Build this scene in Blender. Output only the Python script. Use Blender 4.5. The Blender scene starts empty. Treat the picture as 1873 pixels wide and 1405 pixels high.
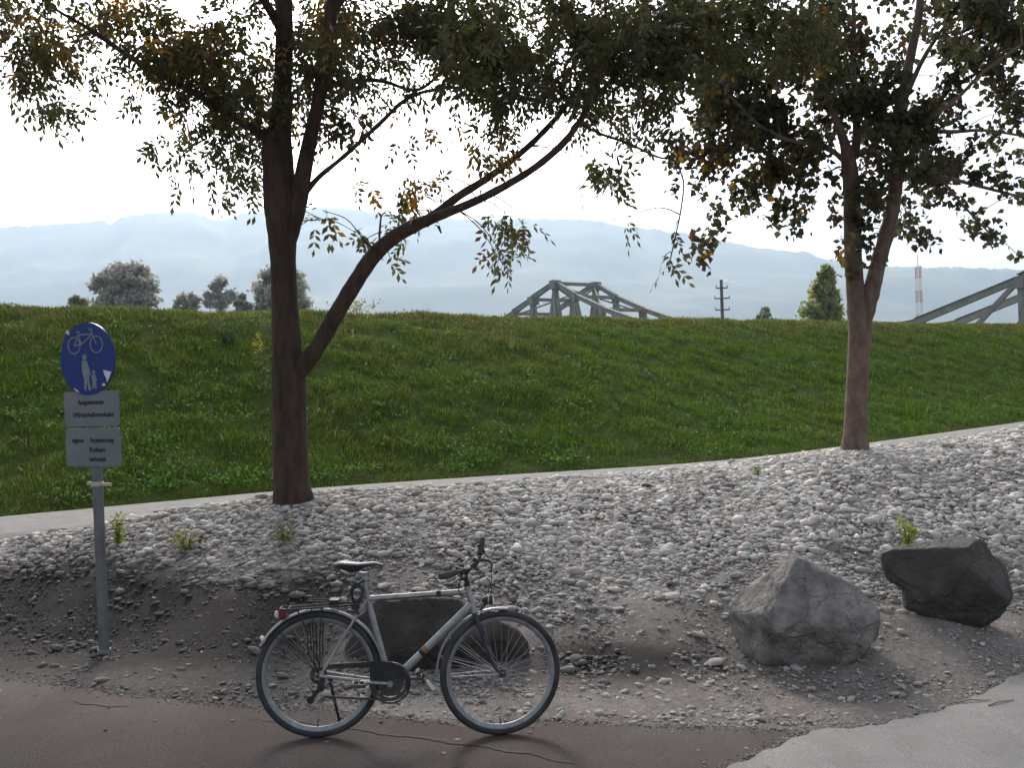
import bpy, bmesh, math, random
import numpy as np
from mathutils import Vector, Matrix
R = math.radians
rng = np.random.default_rng(7)
random.seed(7)
sc = bpy.context.scene
C = sc.collection

# ------------------------------------------------------------ camera
FPX, CX, CY, CAMZ, ROLL = 1800.0, 936.5, 702.5, 1.95, R(2.0)
cr, sr = math.cos(ROLL), math.sin(ROLL)
cam_d = bpy.data.cameras.new('camera'); cam = bpy.data.objects.new('camera', cam_d); C.objects.link(cam)
cam_d.sensor_width = 36; cam_d.lens = 36 * FPX / 1873; cam_d.clip_start = 0.05; cam_d.clip_end = 30000
cam.matrix_world = Matrix(((cr, sr, 0, 0), (0, 0, -1, 0), (-sr, cr, 0, CAMZ), (0, 0, 0, 1)))
sc.camera = cam
# ------------------------------------------------------------ world, sun, exposure
SUN_EL, SUN_AZ = R(34), R(-10)          # azimuth from +Y (view direction), negative = left
w = bpy.data.worlds.new('World'); sc.world = w; w.use_nodes = True
nt = w.node_tree; nt.nodes.clear()
sky = nt.nodes.new('ShaderNodeTexSky'); sky.sky_type = 'NISHITA'; sky.sun_disc = False
sky.sun_elevation = SUN_EL; sky.sun_rotation = SUN_AZ; sky.air_density = 1.0; sky.dust_density = 4.0; sky.ozone_density = 1.0
hs = nt.nodes.new('ShaderNodeHueSaturation'); hs.inputs['Saturation'].default_value = 0.28
bgn = nt.nodes.new('ShaderNodeBackground'); bgn.inputs[1].default_value = 0.145
wo = nt.nodes.new('ShaderNodeOutputWorld')
nt.links.new(sky.outputs[0], hs.inputs['Color']); nt.links.new(hs.outputs[0], bgn.inputs[0]); nt.links.new(bgn.outputs[0], wo.inputs[0])
sd = bpy.data.lights.new('sun', 'SUN'); sd.energy = 1.5; sd.angle = R(12); sd.color = (1.0, 0.87, 0.74)
so = bpy.data.objects.new('sun', sd); C.objects.link(so)
sun_dir = Vector((math.sin(SUN_AZ) * math.cos(SUN_EL), math.cos(SUN_AZ) * math.cos(SUN_EL), math.sin(SUN_EL)))
so.rotation_euler = sun_dir.to_track_quat('Z', 'Y').to_euler(); so.location = (0, 0, 30)
sc.view_settings.view_transform = 'Standard'; sc.view_settings.look = 'None'
sc.view_settings.gamma = 1; sc.view_settings.use_curve_mapping = False
sc.view_settings.exposure = 1.15

# ------------------------------------------------------------ pixel <-> world
def ray(px, py):
    u = (px - CX) / FPX; v = (CY - py) / FPX
    return Vector((cr * u + sr * v, 1.0, -sr * u + cr * v))
def at(px, py, d):
    r = ray(px, py); return Vector((r.x * d, d, CAMZ + r.z * d))
def proj(x, y, z):
    X = x / y; Z = (z - CAMZ) / y
    u = cr * X - sr * Z; v = sr * X + cr * Z
    return CX + u * FPX, CY - v * FPX
# ------------------------------------------------------------ noise
def vnoise(x, y, seed=0):
    x = np.asarray(x, float); y = np.asarray(y, float)
    xi = np.floor(x); yi = np.floor(y); fx = x - xi; fy = y - yi
    fx = fx * fx * (3 - 2 * fx); fy = fy * fy * (3 - 2 * fy)
    def h(a, b):
        t = np.sin(a * 127.1 + b * 311.7 + seed * 74.7) * 43758.5453
        return t - np.floor(t)
    return (h(xi, yi) * (1 - fx) + h(xi + 1, yi) * fx) * (1 - fy) + (h(xi, yi + 1) * (1 - fx) + h(xi + 1, yi + 1) * fx) * fy
def fbm(x, y, o=4, seed=0):
    a, s, t = 0.5, 0, 0
    for i in range(o):
        s = s + a * vnoise(x * 2 ** i, y * 2 ** i, seed + i); t += a; a *= 0.5
    return s / t * 2 - 1
def sstep(a, b, x):
    t = np.clip((x - a) / (b - a), 0, 1); return t * t * (3 - 2 * t)

# ------------------------------------------------------------ terrain
ND = np.array([-.6, .8]); SD = np.array([.8, .6])
FS = np.array([-80, -20, 2.2, 6.2, 9.1, 10.9, 12.2, 14.1, 18.1, 26.5, 60, 200])
FN = np.array([14.2, 14.2, 13.8, 13.6, 12.7, 12.0, 11.5, 11.35, 11.7, 12.6, 13, 13])
def foot(s):
    return (np.interp(s - .8, FS, FN) + np.interp(s + .8, FS, FN) + np.interp(s, FS, FN)) / 3
PZ, HC, CN = .5, 3.75, 21.0
def base_h(x): return -0.13 * np.tanh(np.asarray(x) / 2.6)
anch = [(0, 990, 10.2), (0, 1100, 8.2), (190, 1195, 7.3), (537, 922, 9.1), (537, 1100, 7.3), (100, 966, 9.8), (300, 936, 9.7),
        (420, 1000, 8.3), (700, 899, 9.9), (700, 1000, 8.2), (1000, 882, 10.9), (1000, 1000, 8.7), (1000, 1110, 7.5), (1250, 868, 11.4), (1250, 1000, 8.9),
        (1400, 850, 11.6), (1565, 833, 11.2), (1565, 960, 9.1), (1700, 813, 12.3), (1873, 784, 13.6), (1873, 900, 10.6), (1873, 1010, 8.9), (1470, 1070, 7.7),
        (1250, 1110, 7.4), (2050, 770, 15), (-150, 1000, 10.5), (700, 911, 9.5), (1725, 1100, 7.5)]
ap = np.array([list(at(*a)) for a in anch])
zero = []
for x in np.arange(-7, 9, 1.0):
    for y in (3.0, 4.8):
        zero.append((x, y, float(base_h(x))))
edge_px = [(0, 1238), (180, 1262), (370, 1285), (480, 1294), (620, 1302), (850, 1325), (1010, 1318), (1290, 1330), (1480, 1338), (1620, 1325), (1750, 1290), (1873, 1228)]
def hit_base(px, py):
    r = ray(px, py); d = 6.0
    for _ in range(30):
        d = (float(base_h(r.x * d)) - CAMZ) / r.z
    return r.x * d, d
ep = [hit_base(*p) for p in edge_px]
for (x, y) in ep: zero.append((x, y, float(base_h(x)) + .01)); 
for p in ((1470, 1232), (1200, 1240), (1725, 1143), (1000, 1240), (1330, 1180), (800, 1230), (600, 1235)):
    x, y = hit_base(*p); zero.append((x, y, float(base_h(x)) + .03))
for s_ in np.arange(-2, 22, 1.5):
    p = SD * s_ + ND * (float(foot(s_)) - 2.35)
    if p[1] < 17: zero.append((p[0], p[1], PZ - .02 + .0 * s_)); q = p - ND * .7; zero.append((q[0], q[1], PZ + .04 + .014 * min(max(s_ - 2, 0), 8)))
pts = np.vstack([ap, np.array(zero)])
def tps_k(r2): return np.where(r2 > 0, 0.5 * r2 * np.log(np.maximum(r2, 1e-12)), 0)
n_ = len(pts); d2 = ((pts[:, None, :2] - pts[None, :, :2]) ** 2).sum(-1)
K = tps_k(d2) + np.eye(n_) * 0.25; Pm = np.hstack([np.ones((n_, 1)), pts[:, :2]])
A = np.block([[K, Pm], [Pm.T, np.zeros((3, 3))]])
sol = np.linalg.solve(A, np.concatenate([pts[:, 2], np.zeros(3)]))
def tps(x, y):
    out = np.zeros(len(x))
    for i in range(0, len(x), 20000):
        xx = x[i:i + 20000]; yy = y[i:i + 20000]
        q = (xx[:, None] - pts[None, :, 0]) ** 2 + (yy[:, None] - pts[None, :, 1]) ** 2
        out[i:i + 20000] = tps_k(q) @ sol[:n_] + sol[n_] + sol[n_ + 1] * xx + sol[n_ + 2] * yy
    return out
EX = np.array([-40, -12] + [e[0] for e in ep[:-1]] + [ep[-1][0], 9, 60]); 
EY = np.array([7.2, 6.8] + [e[1] for e in ep[:-1]] + [ep[-1][1], 9.5, 40])
_o = np.argsort(EX); EX = EX[_o]; EY = EY[_o]
def edge_y(x): return np.interp(x, EX, EY)
def ground(x, y):
    x = np.atleast_1d(np.asarray(x, float)).ravel(); y = np.atleast_1d(np.asarray(y, float)).ravel()
    n = ND[0] * x + ND[1] * y; s = SD[0] * x + SD[1] * y
    t = tps(np.clip(x, -8, 9.5), np.clip(y, -2, 16.5)); b = base_h(x)
    t = np.clip(t, b - .03, 1.12)
    k = sstep(-.15, .35, y - edge_y(x)); t = b * (1 - k) + np.maximum(t, b + .005) * k
    f = foot(s); fr = f - 2.3
    k = sstep(-1.1, 0.0, n - fr); t = t * (1 - k) + PZ * k
    far = sstep(10, 20, np.abs(x)); t = np.where(n < fr, t * (1 - far * .6), t)
    q = np.clip((n - f) / (CN - f), 0, 1)
    lev = PZ + (HC - PZ) * (q * .72 + .28 * (q * q * (3 - 2 * q)))
    lev = lev + fbm(s * .7, n * .7, 4, 3) * .1 * sstep(0, .1, q)
    back = sstep(0, 9, n - CN - 5); lev = np.where(n > CN, HC * (1 - back) + fbm(s * .7, n * .7, 4, 3) * .07, lev)
    return np.where(n > f, lev, t)
def gz(x, y): return float(ground([x], [y])[0])
def hit(px, py, d0=3.0, d1=60.0):
    r = ray(px, py); ds = np.arange(d0, d1, .02)
    zz = ground(r.x * ds, ds); g = CAMZ + r.z * ds - zz
    i = np.argmax(g < 0); d = ds[i]
    return Vector((r.x * d, d, float(zz[i])))

# ------------------------------------------------------------ helpers: materials
def mat(name, c1, c2=None, scale=8, rough=.8, metal=0, bump=0, bscale=None, detail=6, attr=None, c3=None, coords='Object', bdist=.02, spec=.3, trans=None, stretch=None):
    m = bpy.data.materials.new(name); m.use_nodes = True; N = m.node_tree.nodes; L = m.node_tree.links
    b = N['Principled BSDF']; b.inputs['Roughness'].default_value = rough; b.inputs['Metallic'].default_value = metal
    b.inputs['Specular IOR Level'].default_value = spec
    tc = N.new('ShaderNodeTexCoord'); src = tc.outputs[coords]
    if stretch:
        mp = N.new('ShaderNodeMapping'); mp.inputs['Scale'].default_value = stretch; L.new(src, mp.inputs[0]); src = mp.outputs[0]
    col = None
    if c2:
        n = N.new('ShaderNodeTexNoise'); n.inputs['Scale'].default_value = scale; n.inputs['Detail'].default_value = detail; n.inputs['Roughness'].default_value = .65
        L.new(src, n.inputs['Vector'])
        r = N.new('ShaderNodeValToRGB'); r.color_ramp.elements[0].position = .35; r.color_ramp.elements[1].position = .65
        r.color_ramp.elements[0].color = (*c1, 1); r.color_ramp.elements[1].color = (*c2, 1)
        if c3: e = r.color_ramp.elements.new(.5); e.color = (*c3, 1)
        L.new(n.outputs[0], r.inputs[0]); col = r.outputs[0]
    if attr:
        a = N.new('ShaderNodeAttribute'); a.attribute_name = attr
        if col:
            mx = N.new('ShaderNodeMix'); mx.data_type = 'RGBA'; mx.blend_type = 'MULTIPLY'; mx.inputs[0].default_value = 1
            L.new(col, mx.inputs[6]); L.new(a.outputs['Color'], mx.inputs[7]); col = mx.outputs[2]
        else: col = a.outputs['Color']
    if col: L.new(col, b.inputs['Base Color'])
    else: b.inputs['Base Color'].default_value = (*c1, 1)
    if bump:
        n2 = N.new('ShaderNodeTexNoise'); n2.inputs['Scale'].default_value = bscale or scale * 3; n2.inputs['Detail'].default_value = 8
        n2.inputs['Roughness'].default_value = .65
        L.new(src, n2.inputs['Vector'])
        bp = N.new('ShaderNodeBump'); bp.inputs['Strength'].default_value = bump; bp.inputs['Distance'].default_value = bdist
        L.new(n2.outputs[0], bp.inputs['Height']); L.new(bp.outputs[0], b.inputs['Normal'])
    if trans:
        tr = N.new('ShaderNodeBsdfTranslucent'); ms = N.new('ShaderNodeMixShader'); ms.inputs[0].default_value = trans
        if col:
            hv = N.new('ShaderNodeHueSaturation'); hv.inputs['Value'].default_value = 1.5; hv.inputs['Saturation'].default_value = 1.15; hv.inputs['Hue'].default_value = .485
            L.new(col, hv.inputs['Color']); L.new(hv.outputs[0], tr.inputs[0])
        else: tr.inputs[0].default_value = (*[min(1, 1.5 * k) for k in c1], 1)
        L.new(b.outputs[0], ms.inputs[1]); L.new(tr.outputs[0], ms.inputs[2]); L.new(ms.outputs[0], N['Material Output'].inputs[0])
    return m
# ------------------------------------------------------------ helpers: meshes
def mesh_np(name, V, F, m=None, parent=None, smooth=False, col=None):
    V = np.asarray(V, np.float32); F = np.asarray(F, np.int32)
    me = bpy.data.meshes.new(name); k = F.shape[1]
    me.vertices.add(len(V)); me.vertices.foreach_set('co', V.ravel())
    me.loops.add(F.size); me.loops.foreach_set('vertex_index', F.ravel())
    me.polygons.add(len(F)); me.polygons.foreach_set('loop_start', np.arange(0, F.size, k, dtype=np.int32))
    me.polygons.foreach_set('loop_total', np.full(len(F), k, np.int32))
    if smooth: me.polygons.foreach_set('use_smooth', np.ones(len(F), bool))
    me.update(calc_edges=True)
    if col is not None:
        a = me.color_attributes.new('Col', 'FLOAT_COLOR', 'POINT')
        cc = np.ones((len(V), 4), np.float32); cc[:, :3] = col; a.data.foreach_set('color', cc.ravel())
    o = bpy.data.objects.new(name, me); C.objects.link(o)
    if m: me.materials.append(m)
    if parent: o.parent = parent
    return o
def tag(o, label=None, cat=None, group=None, kind=None):
    if label: o['label'] = label
    if cat: o['category'] = cat
    if group: o['group'] = group
    if kind: o['kind'] = kind
    return o
def thing(name, label, cat, loc=(0, 0, 0), group=None):
    o = bpy.data.objects.new(name, None); C.objects.link(o); o.location = loc; o.empty_display_size = .1
    return tag(o, label, cat, group)
class MB:
    """collects primitive shapes, builds ONE mesh"""
    def __init__(s): s.v = []; s.f = []
    def add(s, V, F):
        o = len(s.v); s.v += [tuple(p) for p in V]; s.f += [tuple(i + o for i in f) for f in F]
    def tube(s, P, rad, n=10, cap=True, sq=None):
        P = [Vector(p) for p in P]; m = len(P)
        if not hasattr(rad, '__len__'): rad = [rad] * m
        V = []; prev = None
        for i, p in enumerate(P):
            t = (P[min(i + 1, m - 1)] - P[max(i - 1, 0)]).normalized()
            if prev is None:
                a = Vector((0, 0, 1)) if abs(t.z) < .9 else Vector((0, 1, 0)); nx = t.cross(a).normalized()
            else: nx = (prev - t * prev.dot(t)).normalized()
            prev = nx; ny = t.cross(nx)
            for k in range(n):
                a = 2 * math.pi * k / n; V.append(p + (nx * math.cos(a) + ny * math.sin(a) * (sq or 1)) * rad[i])
        F = [(i * n + k, i * n + (k + 1) % n, (i + 1) * n + (k + 1) % n, (i + 1) * n + k) for i in range(m - 1) for k in range(n)]
        if cap: F += [tuple(range(n))[::-1], tuple(range((m - 1) * n, m * n))]
        s.add(V, F); return s
    def box(s, c, sz, rot=None):
        c = Vector(c); V = []
        for x in (-.5, .5):
            for y in (-.5, .5):
                for z in (-.5, .5):
                    p = Vector((x * sz[0], y * sz[1], z * sz[2]));
                    if rot is not None: p = rot @ p
                    V.append(c + p)
        s.add(V, [(0, 1, 3, 2), (4, 6, 7, 5), (0, 4, 5, 1), (2, 3, 7, 6), (0, 2, 6, 4), (1, 5, 7, 3)]); return s
    def beam(s, a, b, w, h, up=(0, 0, 1)):
        a = Vector(a); b = Vector(b); t = (b - a); L = t.length; t.normalize()
        u = Vector(up); 
        if abs(t.dot(u)) > .98: u = Vector((1, 0, 0))
        sx = t.cross(u).normalized(); uu = sx.cross(t)
        rot = Matrix((sx, t, uu)).transposed(); return s.box((a + b) / 2, (w, L, h), rot)
    def ring(s, c, axis_m, R0, prof, n=64, a0=0, a1=2 * math.pi):
        """revolve profile [(dr, dy)] about local Y through c, in XZ plane; axis_m optional 3x3"""
        full = abs(a1 - a0 - 2 * math.pi) < 1e-6; m = n if full else n + 1; V = []
        for i in range(m):
            a = a0 + (a1 - a0) * i / n
            for dr, dy in prof:
                p = Vector(((R0 + dr) * math.cos(a), dy, (R0 + dr) * math.sin(a)))
                if axis_m is not None: p = axis_m @ p
                V.append(Vector(c) + p)
        k = len(prof); F = []
        for i in range(n):
            j = (i + 1) % m
            for q in range(k): F.append((i * k + q, i * k + (q + 1) % k, j * k + (q + 1) % k, j * k + q))
        if not full: F += [tuple(range(k)), tuple(range((m - 1) * k, m * k))[::-1]]
        s.add(V, F); return s
    def disc(s, c, r, y0, y1, n=40, m3=None): # cylinder along local Y
        V = []
        for y in (y0, y1):
            for i in range(n):
                a = 2 * math.pi * i / n; p = Vector((r * math.cos(a), y, r * math.sin(a)))
                V.append(Vector(c) + (m3 @ p if m3 is not None else p))
        s.add(V, [(i, (i + 1) % n, n + (i + 1) % n, n + i) for i in range(n)] + [tuple(range(n))[::-1], tuple(range(n, 2 * n))]); return s
    def prism(s, poly, y0, y1, fn=None):
        n = len(poly); V = [Vector((p[0], y0, p[1])) for p in poly] + [Vector((p[0], y1, p[1])) for p in poly]
        s.add(V, [(i, (i + 1) % n, n + (i + 1) % n, n + i) for i in range(n)] + [tuple(range(n))[::-1], tuple(range(n, 2 * n))]); return s
    def build(s, name, m, parent=None, smooth=True, bevel=0):
        me = bpy.data.meshes.new(name); me.from_pydata(s.v, [], s.f); me.validate()
        bm = bmesh.new(); bm.from_mesh(me); bmesh.ops.recalc_face_normals(bm, faces=bm.faces); bm.to_mesh(me); bm.free()
        if smooth:
            me.polygons.foreach_set('use_smooth', np.ones(len(me.polygons), bool))
            try: me.set_sharp_from_angle(angle=R(40))
            except Exception: pass
        me.materials.append(m); o = bpy.data.objects.new(name, me); C.objects.link(o)
        if parent: o.parent = parent
        if bevel:
            bv = o.modifiers.new('bevel', 'BEVEL'); bv.width = bevel; bv.segments = 2; bv.limit_method = 'ANGLE'
        return o

# ============================================================ THE GROUND
def ground_dark(px, py):   # darker patches in the ground colour (image place -> ground place)
    d = sstep(1005, 1080, py + 25 * np.sin(px / 90)) * (1 - sstep(520, 760, px + (py - 1150) * .3)) * (1 - .35 * sstep(1190, 1260, py))
    e = 1.0 * np.exp(-(((px - 1130) / 190) ** 2 + ((py - 1212) / 42) ** 2) ** 1.6)
    return np.clip(np.maximum(d * .95, e), 0, 1)
xs = np.concatenate([np.arange(-40, -9, 1.0), np.arange(-9, 12, .05), np.arange(12, 60, 1.0)])
ys = np.concatenate([np.arange(-30, 3, 1.0), np.arange(3, 16, .05), np.arange(16, 60, .8)])
X, Y = np.meshgrid(xs, ys); x = X.ravel(); y = Y.ravel(); z = ground(x, y)
n = ND[0] * x + ND[1] * y; s = SD[0] * x + SD[1] * y; f = foot(s)
near = (x > -9) & (x < 12) & (y > 3) & (y < 16)
behind = sstep(0, .15, y - edge_y(x))
z = z + near * behind * (n < f - 2.3) * (fbm(x * 2.2, y * 2.2, 4, 9) * .022 + fbm(x * 12, y * 12, 3, 11) * .006)
z = np.where(n > f - 2.25, z - .06 - .9 * sstep(0, 1.5, n - f), z)
z = np.where(y < edge_y(x) - .0, z - .012, z)
yy = np.maximum(y, 2.5); PX, PY = proj(x, yy, z)
dk = ground_dark(PX, PY) * near
tr = sstep(1085, 1150, PY + 20 * fbm(x * 3, y * 3, 2, 5)) * sstep(780, 960, PX)      # packed track
mot = fbm(x * 1.7, y * 1.7, 4, 21)[:, None] * .18 + fbm(x * 9, y * 9, 3, 22)[:, None] * .22 + 1
c_dirt = np.array([.20, .183, .17]); c_dark = np.array([.013, .011, .0105]); c_tr = np.array([.155, .138, .128])
col = c_dirt * (1 - tr[:, None]) + c_tr * tr[:, None]; col = col * (1 - dk[:, None]) + c_dark * dk[:, None]; col = np.clip(col * mot, .02, 1)
nx_, ny_ = len(xs), len(ys)
idx = np.arange(nx_ * ny_).reshape(ny_, nx_)
F = np.stack([idx[:-1, :-1].ravel(), idx[:-1, 1:].ravel(), idx[1:, 1:].ravel(), idx[1:, :-1].ravel()], 1)
keep = (n[F].max(1) < f[F].max(1) + 2.5); F = F[keep]
m_dirt = mat('packed_dirt', (.7, .7, .7), (1.25, 1.22, 1.2), scale=26, rough=.95, bump=.7, bscale=60, attr='Col', bdist=.01, spec=.15)
tag(mesh_np('ground', np.stack([x, y, z], 1), F, m_dirt, smooth=True, col=col), kind='structure')

# far ground plane reaching the horizon
m_far = mat('far_meadow', (.05, .07, .025), (.09, .1, .045), scale=.02, rough=.95)
V = [(-9000, -2500, -.9), (9000, -2500, -.9), (9000, 9000, -.9), (-9000, 9000, -.9)]
tag(mesh_np('far_ground', V, [[0, 1, 2, 3]], m_far), kind='structure')

# path at the levee foot
ss = np.arange(-60, 90, .4); fr = foot(ss)
V = []; F = []; cw = [0, .06, .5, 1.15, 1.8, 2.24, 2.3]; cz = [-.05, .0, .012, .02, .012, .0, -.05]
for i, s_ in enumerate(ss):
    for a, b in zip(cw, cz):
        nn = fr[i] - 2.3 + a + .03 * math.sin(s_ * 3.1) * (a in (0, .06)); p = SD * s_ + ND * nn; V.append((p[0], p[1], PZ + .012 + b))
k = len(cw)
F = [(i * k + j, (i + 1) * k + j, (i + 1) * k + j + 1, i * k + j + 1) for i in range(len(ss) - 1) for j in range(k - 1)]
m_path = mat('gravel_path', (.17, .162, .156), (.23, .222, .215), scale=5, rough=.95, bump=.4, bscale=90, bdist=.006)
tag(mesh_np('footpath', V, F, m_path, smooth=True), kind='structure')

# asphalt sheets
def sheet(name, m, xa, xb, ylo, yhi, dz, nxs, nys, edge_drop=.014, left=None):
    gx = np.linspace(xa, xb, nxs); V = []; 
    for i, xx in enumerate(gx):
        lo = ylo(xx); hi = yhi(xx)
        if hi < lo + .08: hi = lo + .08
        for j in range(nys):
            yv = hi if j == nys - 1 else (hi - .035 if j == nys - 2 else lo + (hi - .035 - lo) * (j / (nys - 2)) ** .6); V.append((xx, yv, float(base_h(xx)) + dz - (edge_drop if j == nys - 1 else 0)))
    F = [(i * nys + j, (i + 1) * nys + j, (i + 1) * nys + j + 1, i * nys + j + 1) for i in range(nxs - 1) for j in range(nys - 1)]
    return mesh_np(name, V, F, m, smooth=True)
jit = lambda xx: .012 * math.sin(xx * 23) + .015 * math.sin(xx * 9.1 + 1) + .008 * math.sin(xx * 57)
m_asph = mat('worn_asphalt', (.058, .042, .038), (.073, .064, .061), scale=1.0, rough=.9, bump=.35, bscale=160, bdist=.004, c3=(.064, .051, .047))
def add_speck(m, s=240, lo=.75, hi=1.35):
    N = m.node_tree.nodes; L = m.node_tree.links; b = N['Principled BSDF']; lk = b.inputs['Base Color'].links[0]; src = lk.from_socket
    tc = N.new('ShaderNodeTexCoord'); nz = N.new('ShaderNodeTexNoise'); nz.inputs['Scale'].default_value = s; nz.inputs['Detail'].default_value = 3
    L.new(tc.outputs['Object'], nz.inputs['Vector']); mr = N.new('ShaderNodeMapRange'); mr.inputs[1].default_value = .3; mr.inputs[2].default_value = .7
    mr.inputs[3].default_value = lo; mr.inputs[4].default_value = hi; L.new(nz.outputs[0], mr.inputs[0])
    mx = N.new('ShaderNodeMix'); mx.data_type = 'RGBA'; mx.blend_type = 'MULTIPLY'; mx.inputs[0].default_value = 1
    L.new(src, mx.inputs[6]); L.new(mr.outputs[0], mx.inputs[7]); L.new(mx.outputs[2], b.inputs['Base Color'])
add_speck(m_asph, 120, .6, 1.55); m_asph.node_tree.nodes['Principled BSDF'].inputs['Specular IOR Level'].default_value = .12
tag(sheet('cycle_path', m_asph, -40, ep[8][0] + .1, lambda q: -30, lambda q: float(edge_y(q)) + jit(q), .006, 1400, 26), kind='structure')
m_conc = mat('pale_asphalt', (.165, .156, .152), (.22, .21, .206), scale=1.6, rough=.92, bump=.35, bscale=150, bdist=.004)
add_speck(m_conc, 120, .7, 1.35)
a1 = hit_base(1480, 1339); a0 = hit_base(1330, 1405)
sl = (a1[1] - a0[1]) / (a1[0] - a0[0])
def yhi_c(q):
    return min(float(edge_y(q)) + jit(q * 1.3), a1[1] + (q - a1[0]) * sl + .02 * math.sin(q * 31)) if q < a1[0] + .02 else float(edge_y(q)) + jit(q * 1.3)
tag(sheet('access_road', m_conc, a1[0] - 6, 60, lambda q: max(-30, -30) , lambda q: max(yhi_c(q), -29), .014, 1800, 26), kind='structure')
# tar seam in the cycle path
def ribbon(name, pxs, wd, m, dz):
    P = [Vector(hit_base(*p)) for p in pxs]; Q = []
    for i in range(len(P) - 1):
        for t in np.linspace(0, 1, 24, endpoint=False): Q.append(P[i].lerp(P[i + 1], t))
    V = []; 
    for i, q in enumerate(Q):
        e = min(1, i / 12, (len(Q) - 1 - i) / 12)
        off = .012 * math.sin(i * .35) + .006 * math.sin(i * 1.3); ww = wd * e * (.7 + .5 * random.random())
        for sgn in (-1, 1): V.append((q.x, q.y + off + sgn * ww, float(base_h(q.x)) + dz))
    F = [(2 * i, 2 * i + 2, 2 * i + 3, 2 * i + 1) for i in range(len(Q) - 1)]
    return tag(mesh_np(name, V, F, m), kind='structure')
m_tar = mat('tar', (.038, .031, .030), (.055, .046, .044), scale=14, rough=.8)
ribbon('tar_seam', [(440, 1318), (560, 1326), (700, 1345), (860, 1366), (980, 1385), (1080, 1410)], .008, m_tar, .010)
ribbon('tar_seam', [(120, 1284), (180, 1293), (250, 1296)], .010, m_tar, .010)

# ------------------------------------------------------------ gravel stones
def ico(sub):
    bm = bmesh.new(); bmesh.ops.create_icosphere(bm, subdivisions=sub, radius=1)
    V = np.array([v.co[:] for v in bm.verts]); F = np.array([[v.index for v in f.verts] for f in bm.faces]); bm.free(); return V, F
def stones(name, X, Y, dia, sub, colr, m, sink=.25, flat=(.26, .58)):
    V0, F0 = ico(sub); N = len(X); nv = len(V0)
    Z = ground(X, Y) + np.where(Y < edge_y(X), .006, 0)
    a = dia / 2 * rng.uniform(.95, 1.35, N); b = dia / 2 * rng.uniform(.65, 1.0, N); c = dia / 2 * rng.uniform(*flat, N)
    V = np.repeat(V0[None], N, 0) * (1 + rng.normal(0, .12, (N, nv, 1)))
    V = V * np.stack([a, b, c], 1)[:, None, :]
    yaw = rng.uniform(0, 6.28, N); t1 = rng.normal(0, .22, N); 
    cy, sy, ct, st = np.cos(yaw), np.sin(yaw), np.cos(t1), np.sin(t1)
    x, y, z = V[..., 0], V[..., 1], V[..., 2]
    x, z = x * ct[:, None] - z * st[:, None], x * st[:, None] + z * ct[:, None]
    x, y = x * cy[:, None] - y * sy[:, None], x * sy[:, None] + y * cy[:, None]
    V = np.stack([x + X[:, None], y + Y[:, None], z + (Z + c * (1 - 2 * sink))[:, None]], 2).reshape(-1, 3)
    F = (F0[None] + (np.arange(N) * nv)[:, None, None]).reshape(-1, 3)
    col = np.repeat(colr, nv, 0)
    return tag(mesh_np(name, V, F, m, smooth=True, col=col), kind='stuff')
m_stone = mat('pebble', (.8, .8, .8), (1.15, 1.13, 1.1), scale=30, rough=.85, bump=.5, bscale=110, attr='Col', bdist=.006, spec=.2)
M = 420000
sx = rng.uniform(-8.5, 11, M); sy = rng.uniform(5.0, 16.5, M); sz = ground(sx, sy)
px, py = proj(sx, sy, sz); n = ND @ np.stack([sx, sy]); s_ = SD @ np.stack([sx, sy]); fr = foot(s_) - 2.3
inview = (px > -120) & (px < 1990)
dk = ground_dark(px, py)
bound = np.interp(px, [0, 300, 600, 900, 1100, 1300, 1500, 1873], [1040, 1050, 1090, 1125, 1115, 1100, 1120, 1085])
dens = 1 - sstep(-25, 55, py - bound + 22 * fbm(sx * 2, sy * 2, 3, 31))
dens = np.maximum(dens * (1 - .7 * dk), .12)
dens = np.maximum(dens, .45 * np.exp(-((py - 1255 - 60 * (px < 100)) / 34.) ** 2) * (px < 980))          # loose stones beside the asphalt
dens = np.maximum(dens, .6 * np.exp(-(((px - 1150) / 130) ** 2 + ((py - 1165) / 22) ** 2)))
dens = np.maximum(dens, .4 * np.exp(-((py - 1312) / 18) ** 2) * (px > 900) * (px < 1560))
dens = np.maximum(dens, .6 * np.exp(-(((px - 1150) / 180) ** 2 + ((py - 1225) / 45) ** 2)))
patch = fbm(sx * 1.1 + 5, sy * 1.1, 3, 33); dens *= np.where(patch < -.12, .42, 1)
off_asph = sy - edge_y(sx)
dens = np.where(off_asph < 0, .010 * np.exp(off_asph / .35), dens)
dens = np.where(n > fr + .05 * np.sin(s_ * 5), 0.0, dens)
nearf = sstep(5.5, 9, sy)
keep = inview & (rng.uniform(0, 1, M) < dens * (.95 - .12 * nearf))
sx, sy, px, py, dk, off_asph = [q[keep] for q in (sx, sy, px, py, dk, off_asph)]
N = len(sx)
dia = np.exp(rng.normal(math.log(.032), .50, N)); dia *= (.86 + .38 * sstep(7, 9.5, sy)) * (.95 + .08 * sstep(800, 300, px)); dia = np.clip(dia, .018, .16)
sparse = (py > bound[keep] + 30); dia = np.where(sparse, dia * .8, dia); dia = np.where(off_asph < 0, .018 + .01 * rng.random(N), dia)
g = rng.normal(.375, .085, N) + .13 * sstep(500, 1300, px); g *= 1 - .38 * sstep(950, 1090, py + .03 * (px - 900)); g = np.clip(g, .11, .66)  # paler to the right: tree crown's shade at left put into stone colour
hue = rng.normal(0, 1, N)
colr = np.stack([g * (1.03 + .045 * np.clip(hue, -1, 2)), g * (1 - .01 * hue), g * (.985 - .02 * hue)], 1)
pk = (rng.random(N) < .25 * (px < 900) + .04); colr[pk] *= [1.04, .97, .95]; colr *= [1.03, 1.0, .955]
dkk = (rng.random(N) < .12); colr[dkk] *= .55
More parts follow.
